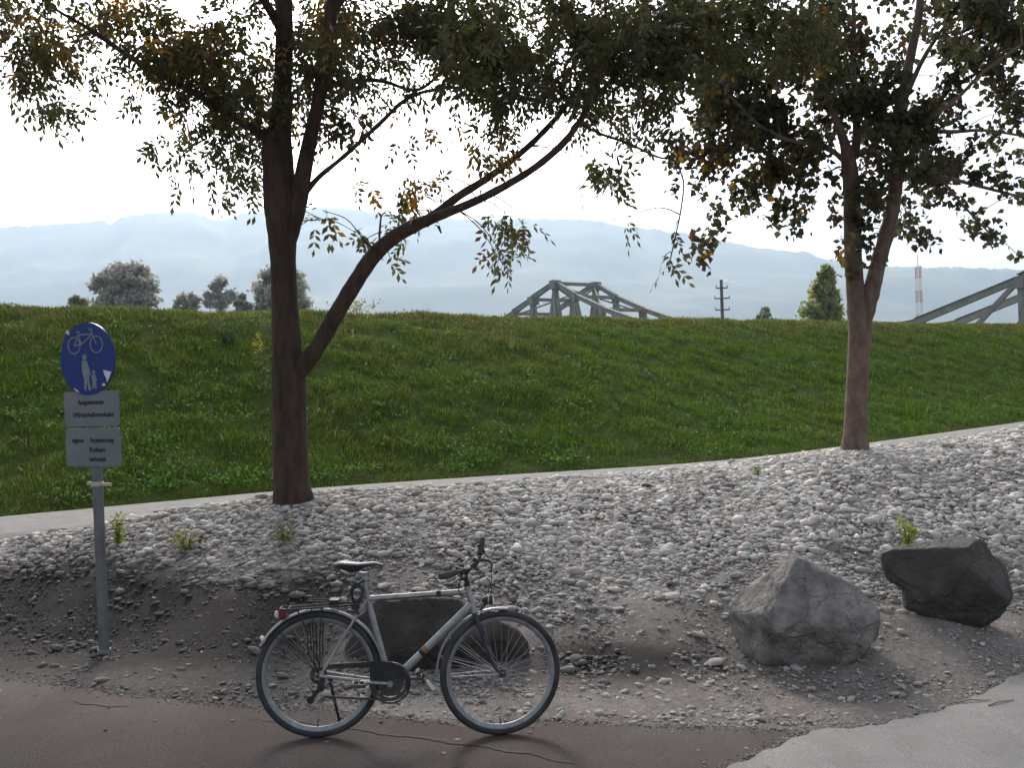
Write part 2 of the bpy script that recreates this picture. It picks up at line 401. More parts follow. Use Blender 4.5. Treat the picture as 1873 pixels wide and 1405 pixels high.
colr *= (1 - .6 * dk)[:, None]; colr = np.clip(colr, .03, .8)
nr = sy < 8.0
print('STONES', N, nr.sum())
stones('gravel', sx[nr], sy[nr], dia[nr], 2, colr[nr], m_stone)
stones('gravel', sx[~nr], sy[~nr], dia[~nr], 1, colr[~nr], m_stone)
# crumbs along the road edges and the joint between the two surfaces
q_ = rng.random(420); jx = a0[0] - .35 + (a1[0] - a0[0] + .35) * q_; jy = a1[1] + (jx - a1[0]) * sl + rng.normal(0, .035, 420); g = np.clip(rng.normal(.22, .07, 420), .08, .45)
ex_ = rng.uniform(-4, 3.8, 1500); ey_ = edge_y(ex_) - np.abs(rng.normal(0, .05, 1500)); g2 = np.clip(rng.normal(.20, .07, 1500), .06, .45)
jx = np.concatenate([jx, ex_]); jy = np.concatenate([jy, ey_]); g = np.concatenate([g, g2])
stones('gravel_grit', jx, jy, rng.uniform(.005, .018, len(jx)), 1, np.stack([g * 1.06, g, g * .95], 1), m_stone, sink=0.0)
# fine grit on the packed ground
M = 42000
gx = rng.uniform(-6, 6.5, M); gy = rng.uniform(5.2, 9, M); gzv = ground(gx, gy); px2, py2 = proj(gx, gy, gzv)
kp = (px2 > -40) & (px2 < 1920) & (gy > edge_y(gx) - .02) & (rng.random(M) < .75)
gx, gy = gx[kp], gy[kp]; N = len(gx); g = np.clip(rng.normal(.27, .09, N), .07, .6)
dk2 = ground_dark(px2[kp], py2[kp]); g *= 1 - .68 * dk2
stones('gravel_grit', gx, gy, rng.uniform(.007, .022, N), 1, np.stack([g * 1.04, g, g * .97], 1), m_stone, sink=.2)

# ------------------------------------------------------------ levee with grass
ss = np.concatenate([np.arange(-70, -8, 2.0), np.arange(-8, 60, .22), np.arange(60, 220, 3)])
ts = np.concatenate([np.linspace(0, 1, 60), 1 + np.array([.08, .2, .4, .7, 1.0, 1.3, 1.7, 2.3, 3, 4])])
V = np.zeros((len(ss), len(ts), 3)); 
for j, t in enumerate(ts):
    f_ = foot(ss); nn = f_ + (CN - f_) * t; P = ss[:, None] * SD + nn[:, None] * ND
    zz = ground(P[:, 0], P[:, 1] + (1e-4 if j == 0 else 0)); 
    if j == 0: zz = zz * 0 + PZ - .03
    V[:, j] = np.stack([P[:, 0], P[:, 1], zz], 1)
a, b = len(ss), len(ts); idx = np.arange(a * b).reshape(a, b)
F = np.stack([idx[:-1, :-1].ravel(), idx[1:, :-1].ravel(), idx[1:, 1:].ravel(), idx[:-1, 1:].ravel()], 1)
m_turf = mat('turf', (.028, .045, .010), (.056, .078, .018), scale=1.6, rough=1.0, bump=.8, bscale=9, bdist=.05, spec=.02)
tag(mesh_np('levee_slope', V.reshape(-1, 3), F, m_turf, smooth=True), kind='structure')

def blades(name, bx, by, bz, h, wd, col, m, lean=.45, segs=2):
    N = len(bx); yaw = rng.uniform(0, 6.28, N); dx, dy = np.cos(yaw), np.sin(yaw)
    la = rng.uniform(0, 6.28, N); lm = np.abs(rng.normal(0, lean, N)) * h
    lx, ly = np.cos(la) * lm, np.sin(la) * lm
    B = np.stack([bx, by, bz], 1); W = np.stack([dx, dy, np.zeros(N)], 1) * (wd / 2)[:, None]
    mid = B + np.stack([lx * .3, ly * .3, h * .6], 1); tip = B + np.stack([lx, ly, h * (1 - .25 * (lm / h) ** 2)], 1)
    V = np.stack([B - W, B + W, mid + W * .8, mid - W * .8, tip], 1).reshape(-1, 3)
    o = (np.arange(N) * 5)[:, None]
    F = np.concatenate([o + np.array([0, 1, 2]), o + np.array([0, 2, 3]), o + np.array([3, 2, 4])], 0)
    return tag(mesh_np(name, V, F, m, col=np.repeat(col, 5, 0)), kind='stuff')
m_grass = mat('grass_blade', (1, 1, 1), attr='Col', rough=.7, trans=.35, spec=.2)
M = 500000
s0 = rng.uniform(-5, 52, M); u0 = rng.random(M); f_ = foot(s0); n0 = f_ + .02 + (CN + .8 - f_) * u0
P = s0[:, None] * SD + n0[:, None] * ND; gx, gy = P[:, 0], P[:, 1]; z0 = ground(gx, gy); px, py = proj(gx, gy, z0)
dist = gy; clump = fbm(gx * 2.3, gy * 2.3, 4, 41); big = fbm(gx * .45, gy * .45, 3, 43); fine = fbm(gx * 6, gy * 6, 2, 47)
q0 = np.clip((n0 - f_) / (CN - f_), 0, 1)
kp = (px > -60) & (px < 1940) & (rng.random(M) < np.clip(1.5 * (13 / dist) ** 1.0, .25, 1)) & (rng.random(M) < np.clip(.62 + .9 * clump + .4 * fine, .10, 1))
gx, gy, z0, dist, clump, big, fine, q0, px, s0 = [q[kp] for q in (gx, gy, z0, dist, clump, big, fine, q0, px, s0)]; N = len(gx)
edge = 1 - sstep(.0, .10, q0)
h = (.085 + .10 * np.clip(clump + .4, 0, 1.2) + .05 * np.clip(big, 0, 1)) * rng.uniform(.6, 1.4, N) * (1 - .55 * edge)
h = h * .75 * (1 - .25 * sstep(.93, 1.0, q0)); wd = rng.uniform(.007, .013, N) * (.7 + dist / 26)
green = np.array([.068, .130, .018]); olive = np.array([.108, .124, .034]); dark = np.array([.024, .042, .010]); straw = np.array([.25, .23, .11])
mixo = np.clip(.12 + .6 * sstep(.45, 1, q0) + .6 * big + .2 * sstep(600, 0, px), 0, 1)[:, None]  # more olive upslope: drier grass, plus the sunlit crest put into the tint
col = green * (1 - mixo) + olive * mixo
dkm = np.clip(-.05 - 2.0 * clump - .6 * fine, 0, .85)[:, None]; col = col * (1 - dkm) + dark * dkm
st = (rng.random(N) < .035 + .12 * sstep(.7, 1, q0)); col[st] = straw * rng.uniform(.6, 1, (st.sum(), 1))
col *= rng.uniform(.7, 1.35, (N, 1))
blades('grass', gx, gy, z0 - .01, h, wd, col, m_grass, lean=.85)
# ragged crest fringe of taller thin grass
M = 26000; s1 = rng.uniform(-5, 60, M); n1 = rng.normal(CN - .1, .35, M); P = s1[:, None] * SD + n1[:, None] * ND
kk = rng.random(M) < np.clip(.5 + 1.0 * fbm(s1 * .9, s1 * 0, 3, 51), .1, 1); P = P[kk]; s1 = s1[kk]; N = len(P)
hh = rng.uniform(.04, .12, N) * (1 + .5 * fbm(s1 * .7, s1 * 0 + 3, 2, 53)); cc = np.array([.13, .135, .05]) * rng.uniform(.7, 1.5, (N, 1))
blades('grass', P[:, 0], P[:, 1], ground(P[:, 0], P[:, 1]) - .02, hh, rng.uniform(.010, .018, N), cc, m_grass, lean=.35)

# broad-leaf herbs in the grass (one mass of ground cover)
def leaf_cloud(centers, size, n_per, spread, col, seedcol=.3, droop=.3, elong=2.0):
    """pointed leaves (4 tris each) around centres; returns V, F, colours"""
    c = np.repeat(centers, n_per, 0); N = len(c)
    p = c + rng.normal(0, 1, (N, 3)) * spread
    d = rng.normal(0, 1, (N, 3)); d[:, 2] -= droop; d /= np.linalg.norm(d, axis=1)[:, None]
    t = np.cross(d, rng.normal(0, 1, (N, 3))); t /= np.linalg.norm(t, axis=1)[:, None]; nn = np.cross(d, t)
    L = size * rng.uniform(.65, 1.25, N)[:, None]; W = L / elong
    V = np.stack([p, p + d * L * .45 + t * W * .5 + nn * L * .08, p + d * L, p + d * L * .45 - t * W * .5 + nn * L * .08, p + d * L * .5], 1).reshape(-1, 3)
    o = (np.arange(N) * 5)[:, None]
    F = np.concatenate([o + np.array(q) for q in ((0, 1, 4), (1, 2, 4), (2, 3, 4), (3, 0, 4))], 0)
    cc = np.asarray(col) * rng.uniform(1 - seedcol, 1 + seedcol, (N, 1))
    return V, F, np.repeat(cc, 5, 0)
def merge(parts):
    V, F, Cc, o = [], [], [], 0
    for v, f, c in parts: V.append(v); F.append(f + o); Cc.append(c); o += len(v)
    return np.concatenate(V), np.concatenate(F), np.concatenate(Cc)
m_leaf = mat('foliage', (1, 1, 1), attr='Col', rough=.6, trans=.4, spec=.25)
M = 3200; s2 = rng.uniform(-2, 36, M); q2 = rng.random(M) ** 1.6 * .95 + .03; n2 = foot(s2) + (CN - foot(s2)) * q2; P = s2[:, None] * SD + n2[:, None] * ND
kk = fbm(P[:, 0] * 1.2, P[:, 1] * 1.2, 2, 61) > .05; P = P[kk]; cen = np.stack([P[:, 0], P[:, 1], ground(P[:, 0], P[:, 1]) + .08], 1)
V, F, cc = leaf_cloud(cen, .075, 12, np.array([.14, .14, .04]), (.06, .125, .03), .4, -.2, 2.2)
tag(mesh_np('meadow_herbs', V, F, m_leaf, col=cc), kind='stuff')

# ------------------------------------------------------------ single weeds and shrubs
m_stem = mat('green_stem', (.10, .12, .04), (.14, .15, .06), scale=20, rough=.8)
def weed(name, label, cat, loc, h, wd, ncl, col, tip=None, size=.05, group=None, fol='foliage', elong=2.4):
    t = thing(name, label, cat, loc, group)
    mb = MB(); cen = []
    for i in range(max(2, ncl // 4)):
        a = random.uniform(0, 6.28); r = random.uniform(.1, 1) * wd * .5; top = Vector((math.cos(a) * r, math.sin(a) * r, h * random.uniform(.6, 1)))
        mb.tube([(0, 0, -.02), top * .5 + Vector((0, 0, h * .08)), top], [.006, .004, .002], 5)
        for q in np.linspace(.2, 1, 4): cen.append(list(top * q))
    mb.build('stem', m_stem, t)
    V, F, cc = leaf_cloud(np.array(cen), size, 7, np.array([wd * .10, wd * .10, h * .05]), col, .3, 0, elong)
    mesh_np(fol, V, F, m_leaf, t, col=cc)
    if tip:
        top = [c for c in cen if c[2] > h * .5]
        V, F, cc = leaf_cloud(np.array(top), size * .5, 12, np.array([wd * .08, wd * .08, h * .06]), tip, .2, 0, 1.3); mesh_np('blossom', V, F, m_leaf, t, col=cc)
    return t
random.seed(3)
weed('shrub', 'dark low shrub high on the grass slope left of the thick tree trunk', 'shrub', hit(415, 628, 12), .45, .75, 40, (.03, .045, .02), size=.07)
weed('goldenrod', 'yellow flowering weed in the grass right beside the left tree trunk', 'weed', hit(474, 676, 10), .65, .3, 16, (.10, .12, .03), (.5, .42, .08), .06)
weed('goldenrod', 'slim yellow flower spike on the slope right of the forked low branch', 'weed', hit(648, 636, 12), .42, .14, 10, (.10, .12, .03), (.6, .52, .14), .04)
weed('seed_head', 'small pale seed head standing on the upper slope below the bridge arch', 'weed', hit(938, 652, 12), .32, .10, 6, (.16, .15, .07), (.5, .45, .25), .035)
weed('tall_weed', 'spreading yellow-green weed mid slope below the pale seed head', 'weed', hit(972, 706, 12), .45, .5, 14, (.12, .16, .04), None, .06)
weed('roadside_weed', 'upright lime green weed growing just behind the dark right boulder', 'weed', hit(1660, 1006), .30, .15, 22, (.20, .23, .05), None, .055)
weed('roadside_weed', 'green weed in the gravel right of the sign post', 'weed', hit(217, 1000), .27, .14, 20, (.16, .19, .06), None, .05)
weed('roadside_weed', 'low olive weed patch in gravel left of the thick tree base', 'weed', hit(345, 1008), .17, .34, 22, (.17, .18, .07), None, .045)
weed('roadside_weed', 'low olive weed in gravel straight below the thick tree trunk', 'weed', hit(525, 998), .19, .26, 20, (.17, .18, .07), None, .045)
weed('roadside_weed', 'tiny green weed in the pale gravel near the path, left of the thin tree', 'weed', hit(1387, 872), .12, .10, 8, (.14, .19, .06), None, .04)
weed('crest_bush', 'low yellow-green bush on the levee crest seen under the arching branch', 'bush', hit(690, 578, 12) + Vector((-.6, .8, -.05)), .55, 1.9, 50, (.20, .20, .05), None, .09)
# fallen leaves on the ground
N = 90; lx = rng.uniform(-3.5, 4.5, N); ly = rng.uniform(4.6, 9.5, N); ly[:45] = rng.uniform(6.2, 8, 45); lz = ground(lx, ly) + .022
V, F, cc = leaf_cloud(np.stack([lx, ly, lz], 1), .055, 1, 0.0, (.22, .15, .10), .4, 0, 1.8)
V = V.reshape(-1, 5, 3); V[:, :, 2] = lz[:, None] + (V[:, :, 2] - V[:, :1, 2]) * .25; 
tag(mesh_np('fallen_leaves', V.reshape(-1, 3), F, m_leaf, col=cc), kind='stuff')

# ------------------------------------------------------------ boulders
def boulder(name, label, cxp, byp, outline, depth_r, m, planes, seed, rough=.03, d_off=0, sink=.05, sub=5):
    """outline: list of pixel points (closed) around the stone, turned into metres at its own distance"""
    b = hit(cxp, byp, 4, 12); d = b.y + depth_r * .55 + d_off; k = d / FPX
    oc = (np.mean([p[0] for p in outline]), (min(p[1] for p in outline) + max(p[1] for p in outline)) / 2)
    ang, rad = [], []
    for i in range(len(outline)):
        a, c = outline[i], outline[(i + 1) % len(outline)]
        for t in np.linspace(0, 1, 12, endpoint=False):
            x_ = (a[0] + (c[0] - a[0]) * t - oc[0]) * k; y_ = -(a[1] + (c[1] - a[1]) * t - oc[1]) * k
            ang.append(math.atan2(y_, x_)); rad.append(math.hypot(x_, y_))
    o = np.argsort(ang); ang = np.array(ang)[o]; rad = np.array(rad)[o]
    ang = np.concatenate([ang - 2 * np.pi, ang, ang + 2 * np.pi]); rad = np.tile(rad, 3)
    V, F = ico(sub); th = np.arctan2(V[:, 2], V[:, 0]); rho = np.hypot(V[:, 0], V[:, 2])
    Rr = np.interp(th, ang, rad); rho2 = rho ** .8
    W = np.stack([Rr * rho2 * np.cos(th), V[:, 1] * depth_r, Rr * rho2 * np.sin(th)], 1)
    for (nx, ny, nz, hh) in planes:
        nv = np.array([nx, ny, nz], float); nv /= np.linalg.norm(nv); e = W @ nv - hh; W = W - np.where(e > 0, e, 0)[:, None] * nv * .985
    ctr = at(oc[0], oc[1], d)
    nz3 = fbm(V[:, 0] * 2.2 + V[:, 1] * 1.3 + seed, V[:, 2] * 2.2 - V[:, 1] * 1.7, 5, seed) * rough * .6 + np.abs(fbm(V[:, 0] * 6 + V[:, 1] * 4, V[:, 2] * 6 + seed - V[:, 1] * 5, 4, seed + 7)) * -rough
    rd = ray(*oc).normalized(); rt_ = Vector((cr, 0, -sr)); upp = rt_.cross(rd).normalized(); rt_ = rd.cross(upp)
    nz3 = nz3 + fbm(V[:, 0] * 20 + V[:, 1] * 14, V[:, 2] * 20 - V[:, 1] * 15, 3, seed + 9) * rough * .35
    W = W * (1 + nz3 / np.maximum(np.linalg.norm(W, axis=1), .05))[:, None]
    W = W @ np.array([list(rt_), list(rd), list(upp)])
    ob = mesh_np(name, W, F, m, smooth=True); ob.location = ctr
    return tag(ob, label, 'boulder')
def crack(m, sc_, strength, dist):
    N = m.node_tree.nodes; L = m.node_tree.links; b = N['Principled BSDF']; old = b.inputs['Normal'].links[0].from_socket
    tc = N.new('ShaderNodeTexCoord'); nz = N.new('ShaderNodeTexNoise'); nz.inputs['Scale'].default_value = sc_ * .7; nz.inputs['Detail'].default_value = 4
    ad = N.new('ShaderNodeMix'); ad.data_type = 'VECTOR'; ad.inputs[0].default_value = .25; L.new(tc.outputs['Object'], nz.inputs['Vector']); L.new(tc.outputs['Object'], ad.inputs[4]); L.new(nz.outputs['Color'], ad.inputs[5])
    v = N.new('ShaderNodeTexVoronoi'); v.feature = 'DISTANCE_TO_EDGE'; v.inputs['Scale'].default_value = sc_; L.new(ad.outputs[1], v.inputs['Vector'])
    v2 = N.new('ShaderNodeTexVoronoi'); v2.inputs['Scale'].default_value = sc_ * 1.6; L.new(ad.outputs[1], v2.inputs['Vector'])
    mr = N.new('ShaderNodeMapRange'); mr.inputs[2].default_value = .05; L.new(v.outputs[0], mr.inputs[0])
    am = N.new('ShaderNodeMath'); am.operation = 'MULTIPLY_ADD'; L.new(v2.outputs[0], am.inputs[0]); am.inputs[1].default_value = .9; L.new(mr.outputs[0], am.inputs[2])
    bp = N.new('ShaderNodeBump'); bp.inputs['Strength'].default_value = strength; bp.inputs['Distance'].default_value = dist; L.new(am.outputs[0], bp.inputs['Height']); L.new(old, bp.inputs['Normal']); L.new(bp.outputs[0], b.inputs['Normal'])
m_rock1 = mat('grey_rock', (.13, .12, .112), (.32, .30, .28), scale=6, rough=.9, bump=1.0, bscale=14, bdist=.05, c3=(.215, .20, .188))
m_rock2 = mat('dark_rock', (.034, .029, .025), (.085, .074, .063), scale=4, rough=.7, bump=.9, bscale=12, bdist=.04, c3=(.05, .048, .044), spec=.35)
m_rock3 = mat('brown_rock', (.040, .034, .030), (.085, .070, .060), scale=4, rough=.92, bump=.9, bscale=12, bdist=.04, c3=(.05, .041, .036))
crack(m_rock1, 5, .55, .03); crack(m_rock2, 4, .4, .02); crack(m_rock3, 4, .4, .02)
boulder('boulder', 'big grey boulder with a pointed top on bare ground right of the bicycle', 1470, 1226,
        [(1440, 1020), (1458, 1013), (1482, 1022), (1520, 1046), (1562, 1071), (1592, 1100), (1608, 1140), (1600, 1170), (1560, 1205), (1500, 1229), (1440, 1234), (1385, 1218), (1350, 1190), (1334, 1160), (1329, 1105), (1345, 1088), (1400, 1052)],
        .40, m_rock1, [(.15, -1, .30, .26), (-.70, -.62, .62, .30), (.85, -.8, .55, .33), (.15, -1, -.75, .29), (-.95, -.75, -.25, .36), (.9, -.8, -.35, .37)], 5, rough=.028)
boulder('boulder', 'dark smooth boulder farther right, with a lime weed behind it', 1725, 1140,
        [(1617, 1012), (1640, 1003), (1700, 990), (1762, 976), (1800, 990), (1812, 1015), (1836, 1040), (1838, 1090), (1815, 1125), (1790, 1143), (1730, 1145), (1680, 1133), (1655, 1115), (1652, 1076), (1625, 1060)],
        .34, m_rock2, [(-.25, -1, .25, .22), (.25, -1, -.45, .23), (.95, -.7, .35, .31), (-.1, -.35, 1, .275), (-.9, -.9, -.3, .33)], 11, rough=.022)
boulder('boulder', 'low flat-topped brown boulder half hidden behind the bicycle frame', 800, 1222,
        [(690, 1094), (760, 1090), (835, 1093), (880, 1118), (950, 1150), (972, 1180), (965, 1210), (925, 1228), (800, 1236), (690, 1236), (645, 1222), (630, 1190), (650, 1135)],
        .34, m_rock3, [(.1, -1, .30, .21), (.2, -1, -.5, .24), (-.7, -.8, .1, .38), (.8, -.9, .3, .42)], 19, rough=.025)
boulder('boulder', 'loose fist-sized grey cobble lying on the gravel above the pointed boulder', 1522, 1012,
        [(1508, 1000), (1522, 990), (1537, 992), (1537, 1006), (1526, 1015), (1512, 1013)], .06, m_rock1, [(0, -1, .3, .045)], 23, rough=.006, sub=3)
# sticks on the ground
m_stick = mat('dead_wood', (.20, .16, .12), (.3, .25, .2), scale=30, rough=.9)
def stick(pa, pb_, r, label):
    a = hit(*pa); b = hit(*pb_); c = (a + b) / 2; mb = MB()
    up = Vector((0, 0, r + .012)); mid = Vector((.01, .012, .008))
    mb.tube([a - c + up, (b - a) * -.12 + mid + up, (b - a) * .2 + up + mid * .3, b - c + up], [r, r * .9, r * .75, r * .4], 7)
    o = mb.build('stick', m_stick); o.location = c; tag(o, label, 'stick')
stick((1545, 1212), (1585, 1217), .009, 'short pale stick at the right foot of the pointed boulder')
stick((1748, 1291), (1812, 1287), .006, 'longer pale stick lying by the edge of the pale road')
stick((1808, 1297), (1855, 1286), .005, 'thin twig at far right beside the pale road edge')

# ============================================================ TREES IN FRONT
m_bark1 = mat('brown_bark', (.042, .027, .020), (.092, .058, .044), scale=14, rough=.92, bump=.9, bscale=38, bdist=.03, stretch=(1, 1, .25))
m_bark2 = mat('greybrown_bark', (.115, .078, .058), (.215, .155, .12), scale=10, rough=.9, bump=.8, bscale=30, bdist=.022, stretch=(1, 1, .5), c3=(.16, .112, .086))
def smooth_path(P, k=5):
    out = []
    P = [Vector(p) for p in P]
    for i in range(len(P) - 1):
        p0 = P[max(i - 1, 0)]; p1 = P[i]; p2 = P[i + 1]; p3 = P[min(i + 2, len(P) - 1)]
        for j in range(k):
            t = j / k; out.append(.5 * ((2 * p1) + (-p0 + p2) * t + (2 * p0 - 5 * p1 + 4 * p2 - p3) * t * t + (-p0 + 3 * p1 - 3 * p2 + p3) * t ** 3))
    out.append(P[-1]); return out
def limb(mb, pix, d_list, org, n=12, k=5, wob=.0, taper_end=True):
    """pix: (px, py, width_px); d_list: depth per point"""
    P = [at(p[0], p[1], d) - org for p, d in zip(pix, d_list)]
    rr = [p[2] * .5 * d / FPX for p, d in zip(pix, d_list)]
    Q = smooth_path(P, k); rad = np.interp(np.linspace(0, len(pix) - 1, len(Q)), range(len(pix)), rr)
    rad = [max(.003, r * (1 + wob * math.sin(i * 1.7) + wob * random.uniform(-1, 1))) for i, r in enumerate(rad)]
    mb.tube(Q, rad, n); return Q, rad
def leaf_spray_pinnate(P, D, nl, size, col):
    """P centres, D directions (hanging rachis), nl pairs of leaflets -> arrays"""
    N = len(P); up = rng.normal(0, 1, (N, 3)); side = np.cross(D, up); side /= np.linalg.norm(side, axis=1)[:, None] + 1e-9
    nor = np.cross(side, D); Vs, Cs = [], []
    Lr = rng.uniform(.12, .24, N)[:, None]
    cc = np.asarray(col)
    for j in range(nl):
        t = (j + .4) / nl
        for sg in ((-1, 1) if j < nl - 1 else (0,)):
            keep = 1
            base = P + D * Lr * t - np.array([0, 0, 1]) * Lr * t * t * .35
            dd = side * sg * .85 + D * (.6 if sg else 1) + rng.normal(0, .22, (N, 3)) - np.array([0, 0, .35]); dd /= np.linalg.norm(dd, axis=1)[:, None]
            ww = np.cross(dd, nor); ww /= np.linalg.norm(ww, axis=1)[:, None] + 1e-9
            L = size * rng.uniform(.75, 1.25, N)[:, None]; W = L * .21
            a = base; b = base + dd * L * .5 + ww * W; c = base + dd * L; e = base + dd * L * .5 - ww * W
            Vs.append(np.stack([a, b, c, e], 1)); Cs.append(cc * rng.uniform(.75, 1.3, (N, 1)))
    V = np.stack(Vs, 1).reshape(-1, 3); col = np.repeat(np.stack(Cs, 1).reshape(-1, 3), 4, 0)
    F = np.arange(len(V)).reshape(-1, 4); return V, F, col
def leaf_spray_broad(P, nl, size, spread, col):
    N = len(P); c = np.repeat(P, nl, 0); cc = np.repeat(col, nl, 0); n = len(c)
    p = c + rng.normal(0, 1, (n, 3)) * spread
    d = rng.normal(0, .75, (n, 3)); d[:, 2] -= .7; d /= np.linalg.norm(d, axis=1)[:, None]
    t = np.cross(d, rng.normal(0, 1, (n, 3))); t /= np.linalg.norm(t, axis=1)[:, None]; nn = np.cross(d, t)
    L = size * rng.uniform(.7, 1.25, n)[:, None]; W = L * .48
    V = np.stack([p, p + d * L * .35 + t * W + nn * L * .12, p + d * L, p + d * L * .35 - t * W + nn * L * .12], 1).reshape(-1, 3)
    return V, np.arange(len(V)).reshape(-1, 4), np.repeat(cc * rng.uniform(.75, 1.3, (n, 1)), 4, 0)
def crown(blobs, org, d0, limbs, mbt, kind, cover, depth_sd, yellow, extra=()):
    """blobs in the photo's view, each given its own distance; hidden top of the crown comes from 'extra' 3-D balls"""
    LP = np.array([list(q) for L in limbs for q in L])
    cen, rad, dn = [], [], []
    for b_ in blobs:
        x_, y_, r_ = b_[:3]; dns = b_[3] if len(b_) > 3 else 1.0; dns *= (.8 if (kind == 'pinnate' and x_ > 960 and y_ < 140) else 1.2 if kind == 'pinnate' else 1)
        parts = max(1, int(round(r_ / 26)))
        for _ in range(parts * 2 if parts > 1 else 1):
            a = random.uniform(0, 6.28); q = r_ * .62 * math.sqrt(random.random()) if parts > 1 else 0
            d = d0 + max(-1.6, min(1.9, random.gauss(.1, depth_sd)))
            r2 = (r_ * .52 if parts > 1 else r_) * d / FPX
            cen.append(at(x_ + math.cos(a) * q, y_ + math.sin(a) * q, d) - org); rad.append(r2); dn.append(dns)
    nvis = len(cen)
    for (x_, y_, z_, r_, dns) in extra: cen.append(Vector((x_, y_, z_))); rad.append(r_); dn.append(dns)
    V_all = []
    for i, (c, r_) in enumerate(zip(cen, rad)):
        ca = np.array(c); dd = np.linalg.norm(LP - ca, axis=1) + .9 * np.maximum(0, LP[:, 2] - ca[2] - .1); j = int(np.argmin(dd)); p = Vector(LP[j])
        if i < nvis or i % 2 == 0:
            L = (c - p).length
            if L < 1.0:
                mid = p.lerp(c, .5) + Vector((random.uniform(-.06, .06), random.uniform(-.06, .06), .10 * L)); w0 = .004 + .004 * L
                Q = smooth_path([p, mid, c], 4); mbt.tube(Q, list(np.linspace(w0, .003, len(Q))), 5)
                for _ in range(3):
                    e = c + Vector([random.gauss(0, .5) * r_ for _ in range(3)]); mbt.tube([Q[-2], e], [.003, .002], 4)
        k_ = 2.0 if kind == 'pinnate' else 2.3
        cnt = max(2, int(cover * dn[i] * math.pi * (r_ ** 2) / (.0030 if kind == 'pinnate' else .0040)))
        q = rng.normal(0, .5, (cnt, 3)) * r_ * np.array([1, 1, .9]); P = ca + q
        prj = P + np.array(org); pxx, pyy = proj(prj[:, 0], prj[:, 1], prj[:, 2])
        base = np.array([.060, .064, .026]) if kind == 'pinnate' else np.array([.056, .058, .028])
        col = np.tile(base, (cnt, 1)) * rng.uniform(.8, 1.25)
        yel = np.zeros(cnt)
        for (yx, yy_, yr, ya) in yellow: yel = np.maximum(yel, ya * np.exp(-((pxx - yx) ** 2 + (pyy - yy_) ** 2) / yr ** 2))
        yel = (rng.random(cnt) < yel)[:, None]; col = np.where(yel, np.array([.22, .14, .035]), col)
        rust = (rng.random(cnt) < .09)[:, None]; col = np.where(rust, np.array([.085, .05, .028]), col)
        if kind == 'pinnate':
            D = q / (np.linalg.norm(q, axis=1)[:, None] + 1e-6) * .6 + rng.normal(0, .4, (cnt, 3)); D[:, 2] -= .55; D /= np.linalg.norm(D, axis=1)[:, None]
            V_all.append(leaf_spray_pinnate(P, D, 4, .082, col))
        else: V_all.append(leaf_spray_broad(P, 6, .084, .055, col))
    return merge(V_all)

crack(m_bark1, 26, .5, .012); crack(m_bark2, 30, .4, .01)
# ---- left tree
DL = 9.1
ol = hit(537, 921, 7, 12); DL = ol.y + .05
t = thing('tree', 'thick forked tree whose low limb arches out over the slope to the right', 'tree', ol)
random.seed(11); mb = MB(); d = DL
L0, _ = limb(mb, [(537, 946, 104), (537, 921, 80), (534, 890, 67), (530, 800, 62), (528, 700, 64), (526, 650, 58), (521, 560, 48), (518, 480, 46), (516, 430, 52), (514, 380, 62), (510, 320, 58), (507, 262, 54), (513, 225, 40), (517, 150, 33), (520, 60, 32), (519, -60, 28), (523, -220, 24), (515, -400, 15), (518, -560, 6)], [d] * 19, ol, 20, 5, .012)
L1, _ = limb(mb, [(524, 470, 20), (532, 425, 32), (545, 372, 34), (556, 310, 30), (568, 250, 26), (584, 180, 24), (596, 100, 24), (606, 20, 22), (622, -100, 17), (650, -260, 12), (660, -420, 5)], [d, d, d - .03, d - .08, d - .12, d - .2, d - .25, d - .3, d - .4, d - .5, d - .5], ol, 14, 5, .02)
L2, _ = limb(mb, [(530, 690, 36), (552, 672, 34), (580, 636, 31), (612, 580, 30), (645, 525, 30), (680, 472, 29), (715, 438, 27), (755, 414, 25), (800, 396, 18), (860, 372, 15), (920, 342, 14), (980, 305, 13), (1030, 262, 13), (1058, 225, 11), (1085, 185, 10), (1140, 120, 8), (1190, 50, 6), (1240, -30, 4)], [d, d - .05, d - .1, d - .15, d - .2, d - .25, d - .3, d - .35, d - .4, d - .42, d - .45, d - .5, d - .5, d - .45, d - .4, d - .3, d - .2, d - .1], ol, 14, 5, .03)
L3, _ = limb(mb, [(748, 420, 20), (790, 396, 18), (840, 358, 15), (885, 330, 14), (940, 290, 12), (985, 250, 11), (1030, 200, 10), (1060, 150, 8), (1090, 90, 7), (1110, 10, 5)], [d - .33, d - .3, d - .2, d - .1, 0 + d, d + .1, d + .2, d + .3, d + .4, d + .5], ol, 10, 5, .03)
L4, _ = limb(mb, [(560, 350, 12), (585, 322, 9), (630, 285, 8), (690, 230, 8), (745, 180, 7), (800, 163, 6), (860, 160, 5), (930, 172, 4)], [d, d - .1, d - .2, d - .3, d - .4, d - .5, d - .5, d - .5], ol, 8, 4, .05)
L5, _ = limb(mb, [(512, 275, 26), (470, 240, 17), (415, 208, 14), (360, 172, 13), (300, 140, 12), (230, 98, 10), (160, 50, 7), (100, 15, 5), (60, -25, 3)], [d, d - .1, d - .2, d - .3, d - .35, d - .4, d - .45, d - .5, d - .5], ol, 10, 5, .04)
L6, _ = limb(mb, [(590, 160, 13), (640, 148, 10), (700, 148, 8), (760, 165, 6), (805, 135, 5), (850, 90, 4)], [d - .2, d, d + .2, d + .4, d + .5, d + .6], ol, 8, 4, .04)
L7, _ = limb(mb, [(1058, 225, 7), (1100, 245, 5), (1150, 262, 5), (1200, 286, 4), (1235, 295, 3), (1250, 330, 3)], [d - .45, d - .4, d - .4, d - .35, d - .3, d - .3], ol, 7, 4, .05)
